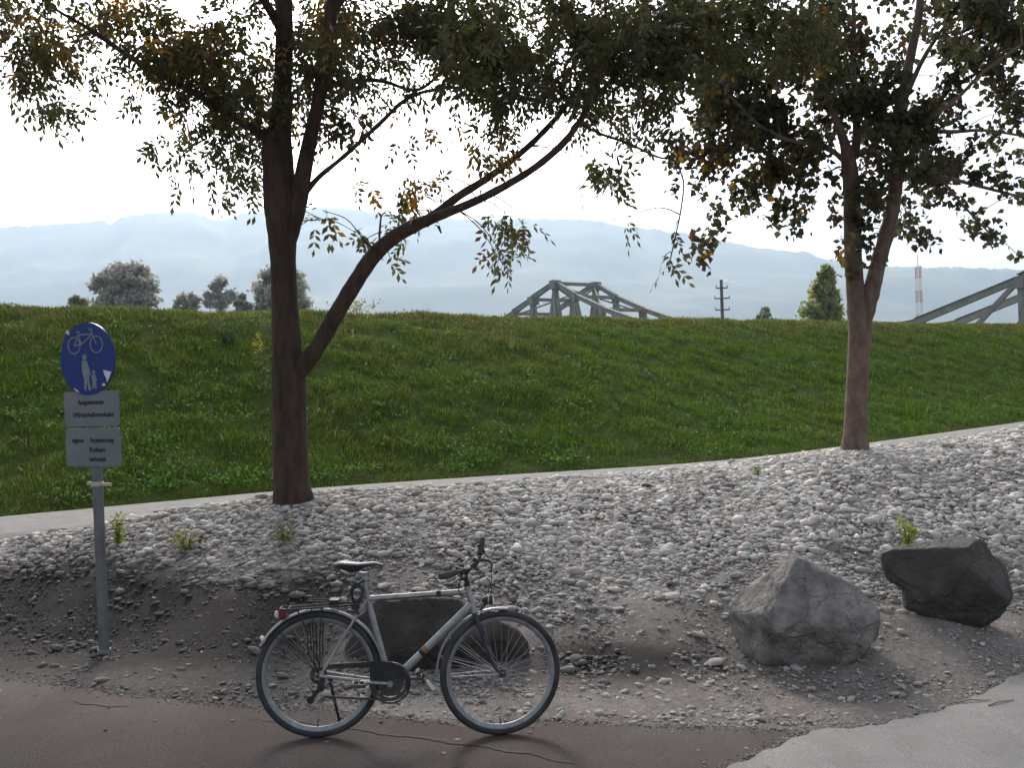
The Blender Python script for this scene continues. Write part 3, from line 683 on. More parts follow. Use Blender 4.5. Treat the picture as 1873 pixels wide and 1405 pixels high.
L13, _ = limb(mb, [(1235, 295, 3), (1250, 330, 3), (1246, 380, 3), (1236, 430, 3), (1222, 492, 2)], [d - .35] * 5, ol, 6, 4)
L8, _ = limb(mb, [(693, 462, 5), (680, 452, 4), (660, 432, 3)], [d - .3, d - .35, d - .4], ol, 6, 3)
L9, _ = limb(mb, [(696, 455, 5), (694, 430, 4), (697, 396, 3)], [d - .3, d - .3, d - .3], ol, 6, 3)
L10, _ = limb(mb, [(519, 60, 20), (470, -20, 15), (400, -110, 11), (320, -190, 6)], [d, d - .3, d - .6, d - .9], ol, 9, 4, .04)
L11, _ = limb(mb, [(606, 20, 16), (680, -60, 12), (780, -140, 9), (880, -190, 5)], [d - .3, d, d + .4, d + .8], ol, 9, 4, .04)
L12, _ = limb(mb, [(516, -60, 14), (500, -150, 10), (540, -260, 7)], [d, d + .6, d + 1.2], ol, 8, 4, .04)
for (x_, y_, a_, l_) in ((527, 432, 2.7, 10), (502, 655, 3.3, 8), (562, 655, .3, 6), (612, 600, 2.2, 8), (802, 414, -1.2, 14), (640, 560, 2.5, 8)):   # stubs and burls
    p = at(x_, y_, d - .2) - ol; mb.tube([p, p + Vector((math.cos(a_), -.3, math.sin(a_))) * l_ * .005], [.016, .007], 7)
BL = [(15,30,30),(50,45,38),(80,85,38),(115,75,36),(30,140,24),(62,120,36),(15,170,14),(62,192,14),(100,190,30),(85,200,18),(160,132,28,.8),
(200,30,42),(262,25,48),(330,60,52),(250,90,34),(300,105,50),(380,90,60),(430,40,56),(440,130,62),(475,200,46),(405,180,46),(360,140,44),(430,250,36),(392,232,38),(330,172,34),(470,275,26),(258,182,24,.7),(285,252,18,.7),(275,272,14,.6),(330,290,18),(342,285,14),(400,322,22,.6),(452,312,28),(402,366,14),(330,330,16,.4),(430,330,18),(470,355,12,.6),
(550,80,42),(562,180,30),(602,100,44),(640,130,44),(582,230,24),(650,220,36,.8),(620,30,48),(572,150,40),(655,60,26),(610,205,26),
(720,30,50),(782,40,62),(850,40,70),(820,110,60),(880,130,54),(905,60,54),(900,222,34),(930,172,44),(760,150,30,.7),(655,150,26,.7),(700,90,34,.5),
(820,232,24,.4),(770,240,18,.4),(738,262,16,.5),(905,275,24),(880,268,14),(650,345,8),(678,350,8),(765,352,27),(748,345,20),(800,330,14),(590,385,15),(584,400,12),(655,428,15,.8),(668,438,10),(722,408,20,.7),(760,405,14,.5),(925,405,24),(940,425,20),(922,470,20),(920,485,12),(958,415,14),(742,442,14,.6),(715,478,8),(905,400,14,.6),
(990,80,50),(1040,60,60),(1000,150,50),(1060,140,60),(1100,70,70),(1160,40,80),(1150,120,62),(1080,200,42),(1200,90,70),(1252,40,80),(1320,40,80),(1400,40,80),(1475,35,62),(1250,110,50),(1330,90,60),(1415,80,54),(1495,85,42),
(980,160,34),(1060,240,18,.5),(1105,300,24),(1085,320,18,.7),(1130,315,18),(1112,350,20),(1072,290,14,.5),(1145,398,11),(1160,210,32),(1200,190,42),(1235,240,26),(1175,250,22,.5),(1220,165,30),(1215,470,8),(1232,430,7),(1222,492,7),(950,110,40),(1010,20,50)]
random.seed(5)
EXT = []
for _ in range(120):
    a = random.uniform(0, 6.28); q = math.sqrt(random.random()) * 3.4; zz = random.uniform(4.3, 8.6); lim = 3.5 * math.sqrt(max(.05, 1 - ((zz - 4.6) / 4.4) ** 2))
    if q > lim: q = lim * random.random()
    EXT.append((q * math.cos(a) + .3, q * math.sin(a) + .1, zz, random.uniform(.30, .48), .3))
for _ in range(26): EXT.append((random.uniform(-2.8, 4.6), random.uniform(-2.2, .6), random.uniform(4.6, 6.4), .4, .35))
YL = [(300, 30, 130, .35), (230, 40, 80, .3), (905, 275, 40, .7), (765, 350, 45, .75), (800, 235, 40, .5), (660, 345, 30, .8), (110, 70, 60, .3), (380, 90, 50, .3), (590, 385, 20, .4), (60, 40, 60, .3), (620, 40, 60, .2)]  # yellow leaf spots, some of them golden backlight put into the colour
V, F, cc = crown(BL, ol, DL, [L0[40:], L1, L2[30:], L3, L4, L5, L6, L7, L8, L9, L10, L11, L12, L13], mb, 'pinnate', .76, .55, YL, EXT)
mb.build('trunk', m_bark1, t); mesh_np('crown', V, F, m_leaf, t, col=cc)

# ---- right tree
orr = hit(1565, 826, 8, 14); DR = orr.y + .04; d = DR
t = thing('tree', 'slender lighter-barked tree with a V fork, standing in the pale gravel on the right', 'tree', orr)
random.seed(21); mb = MB()
R0, _ = limb(mb, [(1563, 846, 68), (1564, 826, 54), (1565, 790, 43), (1567, 720, 39), (1570, 660, 38), (1573, 610, 42), (1570, 570, 40), (1564, 520, 32), (1560, 460, 31), (1559, 400, 31), (1557, 340, 30), (1552, 295, 27), (1545, 262, 18), (1528, 215, 13), (1510, 165, 12), (1492, 115, 9), (1478, 60, 7), (1465, 0, 5), (1450, -100, 3)], [d] * 13 + [d - .1, d - .2, d - .3, d - .4, d - .5, d - .6], orr, 18, 5, .015)
R1, _ = limb(mb, [(1574, 605, 30), (1586, 566, 30), (1596, 525, 30), (1608, 475, 28), (1624, 420, 27), (1636, 360, 25), (1640, 300, 24), (1645, 230, 22), (1654, 160, 20), (1668, 90, 16), (1680, 30, 15), (1688, -60, 12), (1700, -200, 8), (1700, -320, 4)], [d - .02, d - .03, d - .05, d - .05, d - .08] + [d - .1] * 9, orr, 14, 5, .03)
R2, _ = limb(mb, [(1553, 300, 16), (1566, 262, 16), (1566, 200, 13), (1560, 120, 10), (1562, 30, 8), (1555, -90, 6), (1550, -220, 3)], [d, d + .1, d + .2, d + .2, d + .3, d + .3, d + .3], orr, 10, 4, .03)
R3, _ = limb(mb, [(1550, 300, 12), (1525, 278, 9), (1490, 265, 8), (1440, 255, 6), (1390, 230, 5), (1340, 180, 4), (1300, 140, 3)], [d, d - .1, d - .2, d - .2, d - .3, d - .3, d - .3], orr, 8, 4, .04)
R4, _ = limb(mb, [(1648, 200, 12), (1668, 150, 10), (1690, 105, 8), (1715, 65, 7), (1745, 25, 5), (1780, -30, 4)], [d - .1, d, d + .1, d + .2, d + .3, d + .3], orr, 8, 4, .04)
R5, _ = limb(mb, [(1638, 330, 12), (1680, 320, 9), (1730, 325, 8), (1790, 340, 6), (1860, 358, 5), (1920, 372, 3)], [d - .1, d - .2, d - .3, d - .4, d - .4, d - .4], orr, 8, 4, .04)
R6, _ = limb(mb, [(1720, 325, 6), (1750, 362, 5), (1780, 395, 4), (1815, 432, 3)], [d - .3, d - .35, d - .4, d - .4], orr, 7, 4, .04)
R7, _ = limb(mb, [(1645, 250, 12), (1700, 215, 9), (1750, 180, 7), (1800, 130, 6), (1870, 80, 4)], [d - .1, d - .3, d - .5, d - .6, d - .7], orr, 8, 4, .04)
R8, _ = limb(mb, [(1650, 215, 10), (1720, 240, 8), (1800, 238, 6), (1880, 250, 4)], [d - .1, d + .3, d + .6, d + .8], orr, 8, 4, .04)
mb.tube([at(1602, 520, d - .13) - orr, at(1608, 524, d - .14) - orr], [.035, .018], 8)
BR = [(1262,30,44,.8),(1300,150,42),(1350,150,52),(1400,180,60),(1330,200,52),(1292,222,42),(1370,250,52),(1330,285,42),(1270,275,34),(1420,220,44),(1440,280,44),(1410,320,44),(1372,340,36),(1460,325,34),(1482,260,40),(1430,372,20),(1418,400,15),(1460,395,17),(1462,412,12),(1465,365,14),(1290,320,20,.7),(1280,345,14,.6),(1302,380,13),(1318,412,13),(1305,425,14),(1288,452,20),(1275,470,12),(1245,290,14),(1232,300,12),(1362,378,14),(1242,340,12,.7),(1520,325,9),(1522,358,11),(1515,310,9),(1530,395,13),(1540,440,14,.6),(1543,470,12),(1548,498,9),
(1500,70,46),(1545,100,46),(1560,80,34),(1560,160,52),(1605,190,52),(1640,150,34),(1620,240,52),(1665,235,52),(1582,255,32),(1700,240,50),(1682,300,50),(1735,300,40),(1712,335,34),(1620,300,36),(1592,365,28),(1574,410,24),(1600,340,34),(1642,372,22),(1665,400,18),(1690,430,19),(1702,448,10),(1650,415,14),(1752,375,14),(1782,398,15),(1808,428,16),(1815,440,9),(1798,415,12),(1780,325,22),(1840,330,22),(1862,360,12),(1810,250,24,.7),(1858,205,38),(1842,160,38),(1800,120,40),(1760,100,42),(1800,50,56),(1850,60,52),(1765,30,42),(1735,75,30),(1740,150,30),(1712,190,30),(1868,290,14),(1868,472,10),(1715,20,16),(1650,60,12,.5),(1640,110,20,.6),(1655,20,8,.4),(1532,35,22),(1525,140,34),(1500,180,30),(1520,220,34),(1460,120,40),(1588,440,16),(1590,480,10,.7),(1500,20,36),(1832,285,14),(1750,215,24,.6),(1770,270,20,.6),(1700,375,16,.7)]
EXT = []
random.seed(8)
for _ in range(70):
    a = random.uniform(0, 6.28); zz = random.uniform(4.7, 7.2); lim = 2.9 * math.sqrt(max(.05, 1 - ((zz - 4.7) / 2.8) ** 2)); q = math.sqrt(random.random()) * lim
    EXT.append((q * math.cos(a) + .4, q * math.sin(a), zz, random.uniform(.28, .45), .25))
YR = [(1290, 320, 70, .2), (1300, 430, 50, .25), (1430, 360, 60, .2), (1520, 350, 40, .2), (1540, 460, 40, .3), (1320, 130, 60, .1), (1500, 60, 60, .12)]
V, F, cc = crown(BR, orr, DR, [R0[55:], R1[20:], R2, R3, R4, R5, R6, R7, R8], mb, 'broad', .76, .5, YR, EXT)
mb.build('trunk', m_bark2, t); mesh_np('crown', V, F, m_leaf, t, col=cc)

# ============================================================ BEYOND THE LEVEE
# ---- steel truss bridge
m_steel = mat('bridge_steel', (.19, .192, .18), (.26, .262, .245), scale=.8, rough=.75, metal=.0)
B0 = Vector((6.9, 100, 0)); BD = Vector((.6, -.8, 0)); BN = Vector((.8, .6, 0))
CT = [-110, -84, -77, -70, -63.4, -60, -56, -50, -40, -24, -17, -10.7, -7.2, -3.4, -.3, 3.67, 7.2, 12, 17, 27, 32, 37, 44.4, 50, 53.5, 57, 60.3, 64, 68, 73, 80]
CZ = [5.4, 5.6, 7.2, 9.6, 12.4, 10.7, 9.0, 7.2, 5.6, 6.0, 7.8, 9.8, 11.05, 12.4, 10.75, 9.1, 7.9, 6.6, 5.5, 4.8, 4.8, 5.35, 7.7, 9.9, 11.1, 12.4, 10.75, 9.1, 7.9, 6.8, 6]
def chord_z(tt): return float(np.interp(tt, CT, CZ))
bridge = thing('steel_bridge', 'grey riveted steel truss bridge with humped top chord rising behind the grass levee', 'bridge', B0)
nodes = [-110, -97, -84, -77, -70, -63.4, -60, -56, -50, -40, -32, -24, -17, -10.7, -7.2, -3.4, -.3, 3.67, 7.2, 12, 17, 22, 27, 32, 37, 44.4, 50, 53.5, 57, 60.3, 64, 68, 73, 80]
OFF = 5.6
def bp(tt, off, z_): return BD * tt + BN * off + Vector((0, 0, z_))
for off in (0, OFF):
    mb = MB(); zl = 4.2
    for a, b in zip(nodes[:-1], nodes[1:]):
        mb.beam(bp(a, off, chord_z(a)), bp(b, off, chord_z(b)), .36, .42)
        mb.beam(bp(a - .15, off, chord_z(a) + .27), bp(b + .15, off, chord_z(b) + .23), .5, .05)
        mb.beam(bp(a, off, zl), bp(b, off, zl), .4, .6)
    for i, a in enumerate(nodes):
        h_ = chord_z(a)
        if h_ > 6.6: mb.beam(bp(a, off, zl), bp(a, off, h_ + .1), .5 if h_ > 11 else .32, .5 if h_ > 11 else .3, up=BD); mb.box(bp(a, off, h_ - .25), (.9, .9, .9) if h_ > 11 else (.6, .6, .8), Matrix.Rotation(math.atan2(-.8, .6), 3, 'Z'))
        elif h_ > 5: mb.beam(bp(a, off, zl), bp(a, off, h_), .2, .2, up=BD)
    for a, b in zip(nodes[:-1], nodes[1:]):
        ha, hb = chord_z(a), chord_z(b)
        if max(ha, hb) > 6.2:
            if abs(ha - hb) < .5 and ha > 11:
                mb.beam(bp(a, off + .02, ha), bp(b, off + .02, zl), .3, .3, up=BN); mb.beam(bp(a, off - .02, zl), bp(b, off - .02, hb), .3, .3, up=BN)
            else:
                m_ = (a + b) / 2; mb.beam(bp(m_, off, zl), bp(a if ha > hb else b, off, max(ha, hb)), .28, .3, up=BN)
                mb.beam(bp(m_, off, zl), bp(b if ha > hb else a, off, min(ha, hb)), .22, .24, up=BN)
    mb.build('truss', m_steel, bridge, smooth=False)
for a in nodes:
    h_ = chord_z(a)
    if h_ > 9: mb = MB(); mb.beam(bp(a, .2, h_ - .1), bp(a, OFF - .2, h_ - .1), .3, .35); mb.build('cross_strut', m_steel, bridge, smooth=False)
for a, b in ((-10.7, -3.4), (-3.4, 3.67), (50, 57), (57, 64)): mb = MB(); mb.beam(bp(a, .2, chord_z(a) - .3), bp(b, OFF - .2, chord_z(b) - .3), .16, .16); mb.beam(bp(b, .2, chord_z(b) - .32), bp(a, OFF - .2, chord_z(a) - .32), .16, .16); mb.build('cross_bracing', m_steel, bridge, smooth=False)
for a in (-3.4, 57): mb = MB(); mb.beam(bp(a, .2, chord_z(a) - .5), bp(a, OFF / 2, chord_z(a) - 1.9), .18, .18, up=BD); mb.beam(bp(a, OFF - .2, chord_z(a) - .5), bp(a, OFF / 2, chord_z(a) - 1.9), .18, .18, up=BD); mb.build('sway_brace', m_steel, bridge, smooth=False)
m_conc2 = mat('bridge_concrete', (.25, .24, .22), (.33, .32, .3), scale=.6, rough=.9)
mb = MB(); mb.beam(bp(-112, OFF / 2, 3.9), bp(84, OFF / 2, 3.9), 4.9, .35); mb.build('deck', m_conc2, bridge, smooth=False)
for a in (-63, -3.4, 57): mb = MB(); mb.box(bp(a, OFF / 2, 1.2), (3, 7.5, 5.0), Matrix.Rotation(math.atan2(-.8, .6), 3, 'Z')); mb.build('pier', m_conc2, bridge, smooth=False, bevel=.3)

# ---- power pole and lattice mast
m_pole = mat('weathered_pole', (.10, .10, .10), (.15, .15, .145), scale=3, rough=.9)
p = at(1319, 512, 110); t = thing('power_pole', 'slim grey power pole with cross arms showing above the levee', 'power pole', (p.x, 110, -.9)); H = p.z + .9
mb = MB(); mb.tube([(0, 0, 0), (0, 0, H)], [.24, .17], 10); mb.build('pole', m_pole, t)
for py_, wd_ in ((527, 1.3), (546, 1.7), (567, 1.6)):
    zc = at(1319, py_, 110).z + .9; mb = MB(); mb.box((0, -.2, zc), (wd_, .12, .14))
    o = mb.build('cross_arm', m_pole, t, smooth=False); mb = MB()
    for q in (-.48, .48): mb = MB(); mb.tube([(q * wd_, -.2, zc + .06), (q * wd_, -.2, zc + .32)], [.06, .04], 8); mb.build('insulator', m_pole, o)
    pass
m_red = mat('mast_red', (.40, .22, .20)); m_white = mat('mast_white', (.62, .62, .6))
p = at(1679, 487, 560); t = thing('lattice_mast', 'tall red and white lattice mast far off, right of the thin tree', 'mast', (p.x, 560, -.9)); H = p.z + .9
nsec = 9
for i in range(nsec):
    z0, z1 = H * i / nsec, H * (i + 1) / nsec - .05; mb = MB(); w0 = 1.7 - .6 * i / nsec
    for (a, b) in ((-1, -1), (1, -1), (1, 1), (-1, 1)): mb.beam((a * w0, b * w0, z0), (a * w0, b * w0, z1), .26, .26)
    for q in range(3):
        za, zb = z0 + (z1 - z0) * q / 3, z0 + (z1 - z0) * (q + 1) / 3
        for (a, b, c, e) in ((-1, -1, 1, -1), (1, -1, 1, 1), (1, 1, -1, 1), (-1, 1, -1, -1)): mb.beam((a * w0, b * w0, za), (c * w0, e * w0, zb), .15, .15); mb.beam((c * w0, e * w0, za), (a * w0, b * w0, zb), .15, .15)
    mb.build('mast_section', m_red if i % 2 == 0 else m_white, t, smooth=False)
mb = MB(); mb.tube([(0, 0, H), (0, 0, H + 7)], [.3, .15], 6); mb.build('antenna', m_red, t)

# ---- trees beyond the levee
m_fbark = mat('far_bark', (.08, .07, .06))
def far_tree(name, label, x0, x1, ytop, ybot, d, col, seed, lobes, size=.4, pointed=False, group=None):
    random.seed(seed); k = d / FPX; xc = (x0 + x1) / 2; top = at(xc, ytop, d); bot = at(xc, ybot, d); W = (x1 - x0) * k / 2; Hh = top.z + .9
    t = thing(name, label, 'tree' if 'tree' in name else 'bush', (top.x, d, -.9), group); mb = MB()
    mb.tube([(0, 0, 0), (0, 0, Hh * .4), (W * .05, 0, Hh * .8)], [W * .10, W * .07, W * .02], 8)
    hv = (top.z - bot.z); zb = Hh - hv * 1.15; parts = []
    for i in range(lobes):
        q = random.random(); a = random.uniform(0, 6.28); zz = zb + (Hh - zb) * q
        lim = W * ((1 - q) ** .8 + .06 if pointed else math.sqrt(max(.04, 1 - (2 * q - .75) ** 2 / 1.6)))
        rr = lim * math.sqrt(random.random()) * .82; c = Vector((rr * math.cos(a), rr * math.sin(a), zz)); r_ = W * random.uniform(.13, .24) * ((.45 + .6 * (1 - q)) if pointed else (.75 + .3 * (1 - q)))
        c.x += (.38 * W * q if pointed else 0); c.z = min(c.z, Hh - r_ * .5 - random.random() * .08 * hv)
        mb.tube([(0, 0, max(zb * .6, zz - r_ * 2)), c], [W * .02, W * .008], 5)
        n_ = 48 if pointed else 80; P = rng.normal(0, .52, (n_, 3)) * r_ * np.array([1, 1, 1.1 if pointed else .8]) + np.array(c)
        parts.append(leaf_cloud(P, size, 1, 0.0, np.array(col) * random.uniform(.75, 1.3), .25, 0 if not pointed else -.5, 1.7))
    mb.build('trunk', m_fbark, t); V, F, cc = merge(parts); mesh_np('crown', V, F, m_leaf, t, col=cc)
G = 'trees beyond the levee'  # grey-green crowns are paled, distance haze put into their leaf colour
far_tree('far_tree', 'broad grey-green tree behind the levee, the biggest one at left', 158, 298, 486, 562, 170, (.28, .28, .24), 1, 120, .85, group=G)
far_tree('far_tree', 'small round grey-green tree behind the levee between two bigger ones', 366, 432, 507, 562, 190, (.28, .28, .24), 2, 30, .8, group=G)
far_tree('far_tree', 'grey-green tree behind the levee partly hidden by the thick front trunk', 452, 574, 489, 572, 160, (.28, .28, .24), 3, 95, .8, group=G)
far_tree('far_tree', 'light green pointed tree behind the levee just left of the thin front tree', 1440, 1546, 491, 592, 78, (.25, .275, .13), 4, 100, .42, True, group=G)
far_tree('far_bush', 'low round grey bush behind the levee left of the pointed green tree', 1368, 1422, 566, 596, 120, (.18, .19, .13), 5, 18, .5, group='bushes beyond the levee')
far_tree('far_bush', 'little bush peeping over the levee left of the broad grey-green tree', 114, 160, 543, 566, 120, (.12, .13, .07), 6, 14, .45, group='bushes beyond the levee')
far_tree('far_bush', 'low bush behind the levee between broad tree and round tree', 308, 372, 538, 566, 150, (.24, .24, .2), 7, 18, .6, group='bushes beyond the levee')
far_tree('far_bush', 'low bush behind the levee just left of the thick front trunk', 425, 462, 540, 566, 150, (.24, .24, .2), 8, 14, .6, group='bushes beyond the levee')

# ---- mountains
RX = [-900, -400, 0, 60, 150, 200, 212, 230, 300, 370, 400, 430, 450, 500, 600, 690, 760, 870, 960, 1080, 1150, 1250, 1330, 1400, 1490, 1500, 1600, 1700, 1873, 2300, 2900]
RY = [470, 430, 415, 413, 407, 402, 411, 396, 387, 386, 400, 402, 390, 386, 378, 386, 396, 402, 398, 400, 412, 424, 440, 455, 461, 471, 486, 488, 492, 505, 530]
def hill(name, d0, d1, d2, yfun, m, seed, nx, base=-3):
    pxs = np.linspace(-900, 2900, nx); ds = np.concatenate([np.linspace(d0, d1, 46), np.linspace(d1, d2, 8)[1:]])
    PXg, Dg = np.meshgrid(pxs, ds); ridge = np.array([at(p, yfun(p), d1).z for p in pxs]); Xg = (PXg - CX) / FPX * Dg
    q = np.clip((Dg - d0) / (d1 - d0), 0, 1); prof = q ** 1.15 * (1 - .0 * q)
    Z = ridge[None] * prof * (1 + .22 * fbm(Xg / 420, Dg / 420, 5, seed) * (1 - q ** 4)) + fbm(Xg / 26, Dg / 60, 3, seed + 5) * 15 * (q > .93)
    bk = np.clip((Dg - d1) / (d2 - d1), 0, 1); Z = Z * (1 - bk ** 1.5 * .6) + base * (q <= 0)
    a, b = Xg.shape; idx = np.arange(a * b).reshape(a, b); F = np.stack([idx[:-1, :-1].ravel(), idx[:-1, 1:].ravel(), idx[1:, 1:].ravel(), idx[1:, :-1].ravel()], 1)
    return tag(mesh_np(name, np.stack([Xg, Dg, Z], 2).reshape(-1, 3), F, m, smooth=True), kind='structure')
m_hill = mat('wooded_hill', (.030, .042, .022), (.10, .115, .05), scale=.0022, rough=.95, detail=8, c3=(.035, .05, .026))
hill('mountain', 2700, 5200, 6800, lambda p: np.interp(p, RX, RY), m_hill, 71, 620)
hill('foothill', 3000, 4400, 5000, lambda p: np.interp(p, [-900, 0, 400, 900, 1300, 1500, 1600, 1700, 1873, 2300, 2900], [600, 585, 580, 590, 560, 520, 497, 491, 495, 505, 530]), m_hill, 77, 420)
# ---- little houses on the mountain side
from mathutils.bvhtree import BVHTree
m_wall = mat('house_wall', (.8, .78, .74)); m_roof = mat('house_roof', (.3, .22, .19))
def far_house(px, py, d, wd, label):
    p = at(px, py, d); t = thing('hillside_house', label, 'house', (p.x, d, p.z), 'houses on the mountainside')
    mb = MB(); mb.box((0, 0, 3.5), (wd, 10, 13)); mb.build('wall', m_wall, t, smooth=False)
    mb = MB(); w2 = wd / 2 + 1; mb.prism([(-w2, 10.02), (w2, 10.02), (0, 14.5)], -5.6, 5.6); mb.build('roof', m_roof, t, smooth=False)

def hill_hit(px, py):
    r = ray(px, py); best = None
    for ob in (o_ for o_ in C.objects if o_.name in ('mountain', 'foothill')):
        bv = BVHTree.FromPolygons([v.co for v in ob.data.vertices], [p_.vertices for p_ in ob.data.polygons]); h_ = bv.ray_cast(Vector((0, 0, CAMZ)), r.normalized())
        if h_[0] is not None and (best is None or h_[0].y < best): best = h_[0].y
    return best or 4500
for (px_, py_, wd_, lb) in ((1338, 517, 26, 'largest pale house in the hamlet on the mountainside right of the power pole'), (1350, 522, 18, 'pale house just right of and below the largest mountainside house'), (1362, 519, 16, 'rightmost pale house of the mountainside hamlet'), (1328, 514, 12, 'tiny leftmost house of the mountainside hamlet'), (1412, 469, 16, 'lone pale house high under the ridge right of the hamlet')):
    far_house(px_, py_, hill_hit(px_, py_) - 8, wd_, lb)
# ---- air
hz_m = bpy.data.materials.new('haze'); hz_m.use_nodes = True; hn = hz_m.node_tree; hn.nodes.remove(hn.nodes['Principled BSDF'])
pv = hn.nodes.new('ShaderNodeVolumePrincipled'); pv.inputs['Density'].default_value = 2.0e-4; pv.inputs['Color'].default_value = (.62, .80, 1.0, 1); pv.inputs['Anisotropy'].default_value = .4
hn.links.new(pv.outputs[0], hn.nodes['Material Output'].inputs['Volume'])
mb = MB(); mb.box((0, 3300, 598), (18400, 12200, 1202)); o = mb.build('haze', hz_m, smooth=False); tag(o, kind='stuff')

# ============================================================ SIGN POST
sb = hit(191, 1196, 5, 10)
m_galv = mat('galvanised_steel', (.12, .12, .125), (.18, .18, .185), scale=9, rough=.6, metal=.3, bump=.1)
m_blue = mat('sign_blue', (.006, .024, .15), (.008, .03, .18), scale=6, rough=.4, spec=.4); m_swhite = mat('sign_white', (.16, .18, .205), (.21, .23, .25), scale=12, rough=.5)  # sign and plate colours darkened, the shade they stand in put into them
m_plate = mat('plate_grey', (.14, .155, .167), (.17, .185, .196), scale=5, rough=.5, spec=.4); m_ink = mat('black_print', (.035, .035, .045))
post = thing('sign_post', 'grey post with round blue cycle and footpath sign over two lettered plates', 'sign', sb)
post.rotation_euler = (R(0.4), R(0.05), R(-24))
mb = MB(); mb.tube([(0, 0, -.2), (0, 0, 2.32)], .037, 20); mb.tube([(0, 0, 2.32), (0, 0, 2.332)], .044, 20); mb.tube([(0, 0, -.02), (0, 0, .03)], [.06, .045], 16)
mb.build('post', m_galv, post)
FY = -.052
def flat_text(txt, x, z, size, y, m, parent, name='lettering', width=None):
    cu = bpy.data.curves.new(name, 'FONT'); cu.body = txt; cu.size = size; cu.align_x = 'CENTER'; cu.align_y = 'CENTER'; cu.extrude = .0012; cu.offset = .0012
    o = bpy.data.objects.new(name, cu); C.objects.link(o); bpy.context.view_layer.update()
    me = bpy.data.meshes.new_from_object(o.evaluated_get(bpy.context.evaluated_depsgraph_get())); C.objects.unlink(o); bpy.data.objects.remove(o)
    k = 1.0
    if width:
        xs_ = [v.co.x for v in me.vertices]; k = width / (max(xs_) - min(xs_))
    for v in me.vertices: v.co = Vector((v.co.x * k, -v.co.z, v.co.y))
    me.materials.clear(); me.materials.append(m); o = bpy.data.objects.new(name, me); C.objects.link(o); o.parent = parent; o.location = (x, y, z); return o
def rrect(w_, h_, r_, cx, cz):
    out = []
    for sx_, sz_, a0 in ((1, 1, 0), (-1, 1, 90), (-1, -1, 180), (1, -1, 270)):
        for a in (0, 22.5, 45, 67.5, 90): out.append((cx + sx_ * (w_ / 2 - r_) + r_ * math.cos(R(a0 + a)), cz + sz_ * (h_ / 2 - r_) + r_ * math.sin(R(a0 + a))))
    return out
dz = 2.125; mb = MB(); mb.disc((0, 0, dz), .256, FY, FY + .004, 72); mb.ring((0, 0, dz), None, .256, [(0, FY - .001), (.004, FY - .001), (.004, FY + .016), (0, FY + .016)], 72)
dsc = mb.build('round_sign', m_blue, post)
mb = MB(); y0, y1 = FY - .003, FY - .0005
def line(mb, a, b, w_): 
    a = Vector((a[0], 0, a[1])); b = Vector((b[0], 0, b[1])); t_ = (b - a).normalized(); n_ = Vector((-t_.z, 0, t_.x)) * w_ / 2
    mb.prism([((a + n_).x, (a + n_).z), ((b + n_).x, (b + n_).z), ((b - n_).x, (b - n_).z), ((a - n_).x, (a - n_).z)], y0, y1)
for cx_ in (-.118, .098): mb.ring((cx_, 0, dz + .10), None, .054, [(0, y0), (.0095, y0), (.0095, y1), (0, y1)], 32)
for a, b in (((-.118, .10), (-.045, .105)), ((-.045, .105), (-.075, .175)), ((-.075, .175), (.065, .175)), ((-.045, .105), (.065, .175)), ((-.118, .10), (-.075, .175)), ((.098, .10), (.05, .205)), ((-.095, .195), (-.055, .195)), ((.03, .21), (.065, .21))): line(mb, (a[0], dz + a[1]), (b[0], dz + b[1]), .010)
mb.build('cycle_symbol', m_swhite, dsc, smooth=False)
mb = MB(); mb.disc((-.020, 0, dz + .012), .021, y0, y1, 18)
mb.prism([(-.040, dz - .012), (0, dz - .012), (.028, dz - .085), (.034, dz - .12), (.022, dz - .122), (.012, dz - .085), (.018, dz - .15), (.032, dz - .226), (.008, dz - .226), (-.006, dz - .15), (-.012, dz - .226), (-.034, dz - .226), (-.030, dz - .15), (-.046, dz - .10), (-.052, dz - .05)], y0, y1)
mb.disc((.062, 0, dz - .098), .015, y0, y1, 14)
mb.prism([(.048, dz - .115), (.076, dz - .115), (.092, dz - .16), (.084, dz - .164), (.080, dz - .15), (.088, dz - .215), (.070, dz - .215), (.064, dz - .175), (.058, dz - .215), (.042, dz - .215), (.048, dz - .16), (.036, dz - .125)], y0, y1)
mb.build('walkers_symbol', m_swhite, dsc, smooth=False)
m_torn = mat('torn_sticker', (.52, .53, .52), (.62, .62, .6), scale=40, rough=.8)
for poly in ([(.155, -.085), (.215, -.098), (.232, -.10), (.205, -.15), (.188, -.175), (.180, -.14), (.165, -.12)], [(-.195, .195), (-.165, .178), (-.155, .195), (-.182, .214)], [(-.135, -.205), (-.10, -.222), (-.085, -.238), (-.115, -.228)], [(.135, -.195), (.165, -.20), (.172, -.188), (.150, -.178)]):
    mb = MB(); mb.prism([(a, dz + b) for a, b in poly], FY - .004, FY - .0005); mb.build('torn_sticker', m_torn, dsc, smooth=False)
for (cz, hh, off, lines_, ydp) in ((1.768, .250, .018, [("Ausgenommen", 0, .045, .25), ("Wirtschaftsverkehr", .02, -.045, .40)], 0), (1.490, .274, .02, [("eigene", -.145, .050, .11), ("Verantwortung", .085, .050, .23), ("Reiten", .04, -.018, .15), ("verboten", .04, -.085, .16)], .001)):
    mb = MB(); mb.prism(rrect(.53, hh, .02, off, cz), FY + .004 + ydp, FY + .008 + ydp); pl_ = mb.build('plate', m_plate, post, smooth=False)
    for (tx, lx_, lz_, wd_) in lines_: flat_text(tx, off + lx_, cz + lz_, .048, FY + .003 + ydp, m_ink, pl_, width=wd_)
for zc in (2.26, 1.99, 1.83, 1.70, 1.57, 1.42): mb = MB(); mb.tube([(0, 0, zc - .012), (0, 0, zc + .012)], .046, 18); mb.box((0, -.0375, zc), (.10, .012, .02)); mb.build('clamp', m_galv, post, smooth=False)
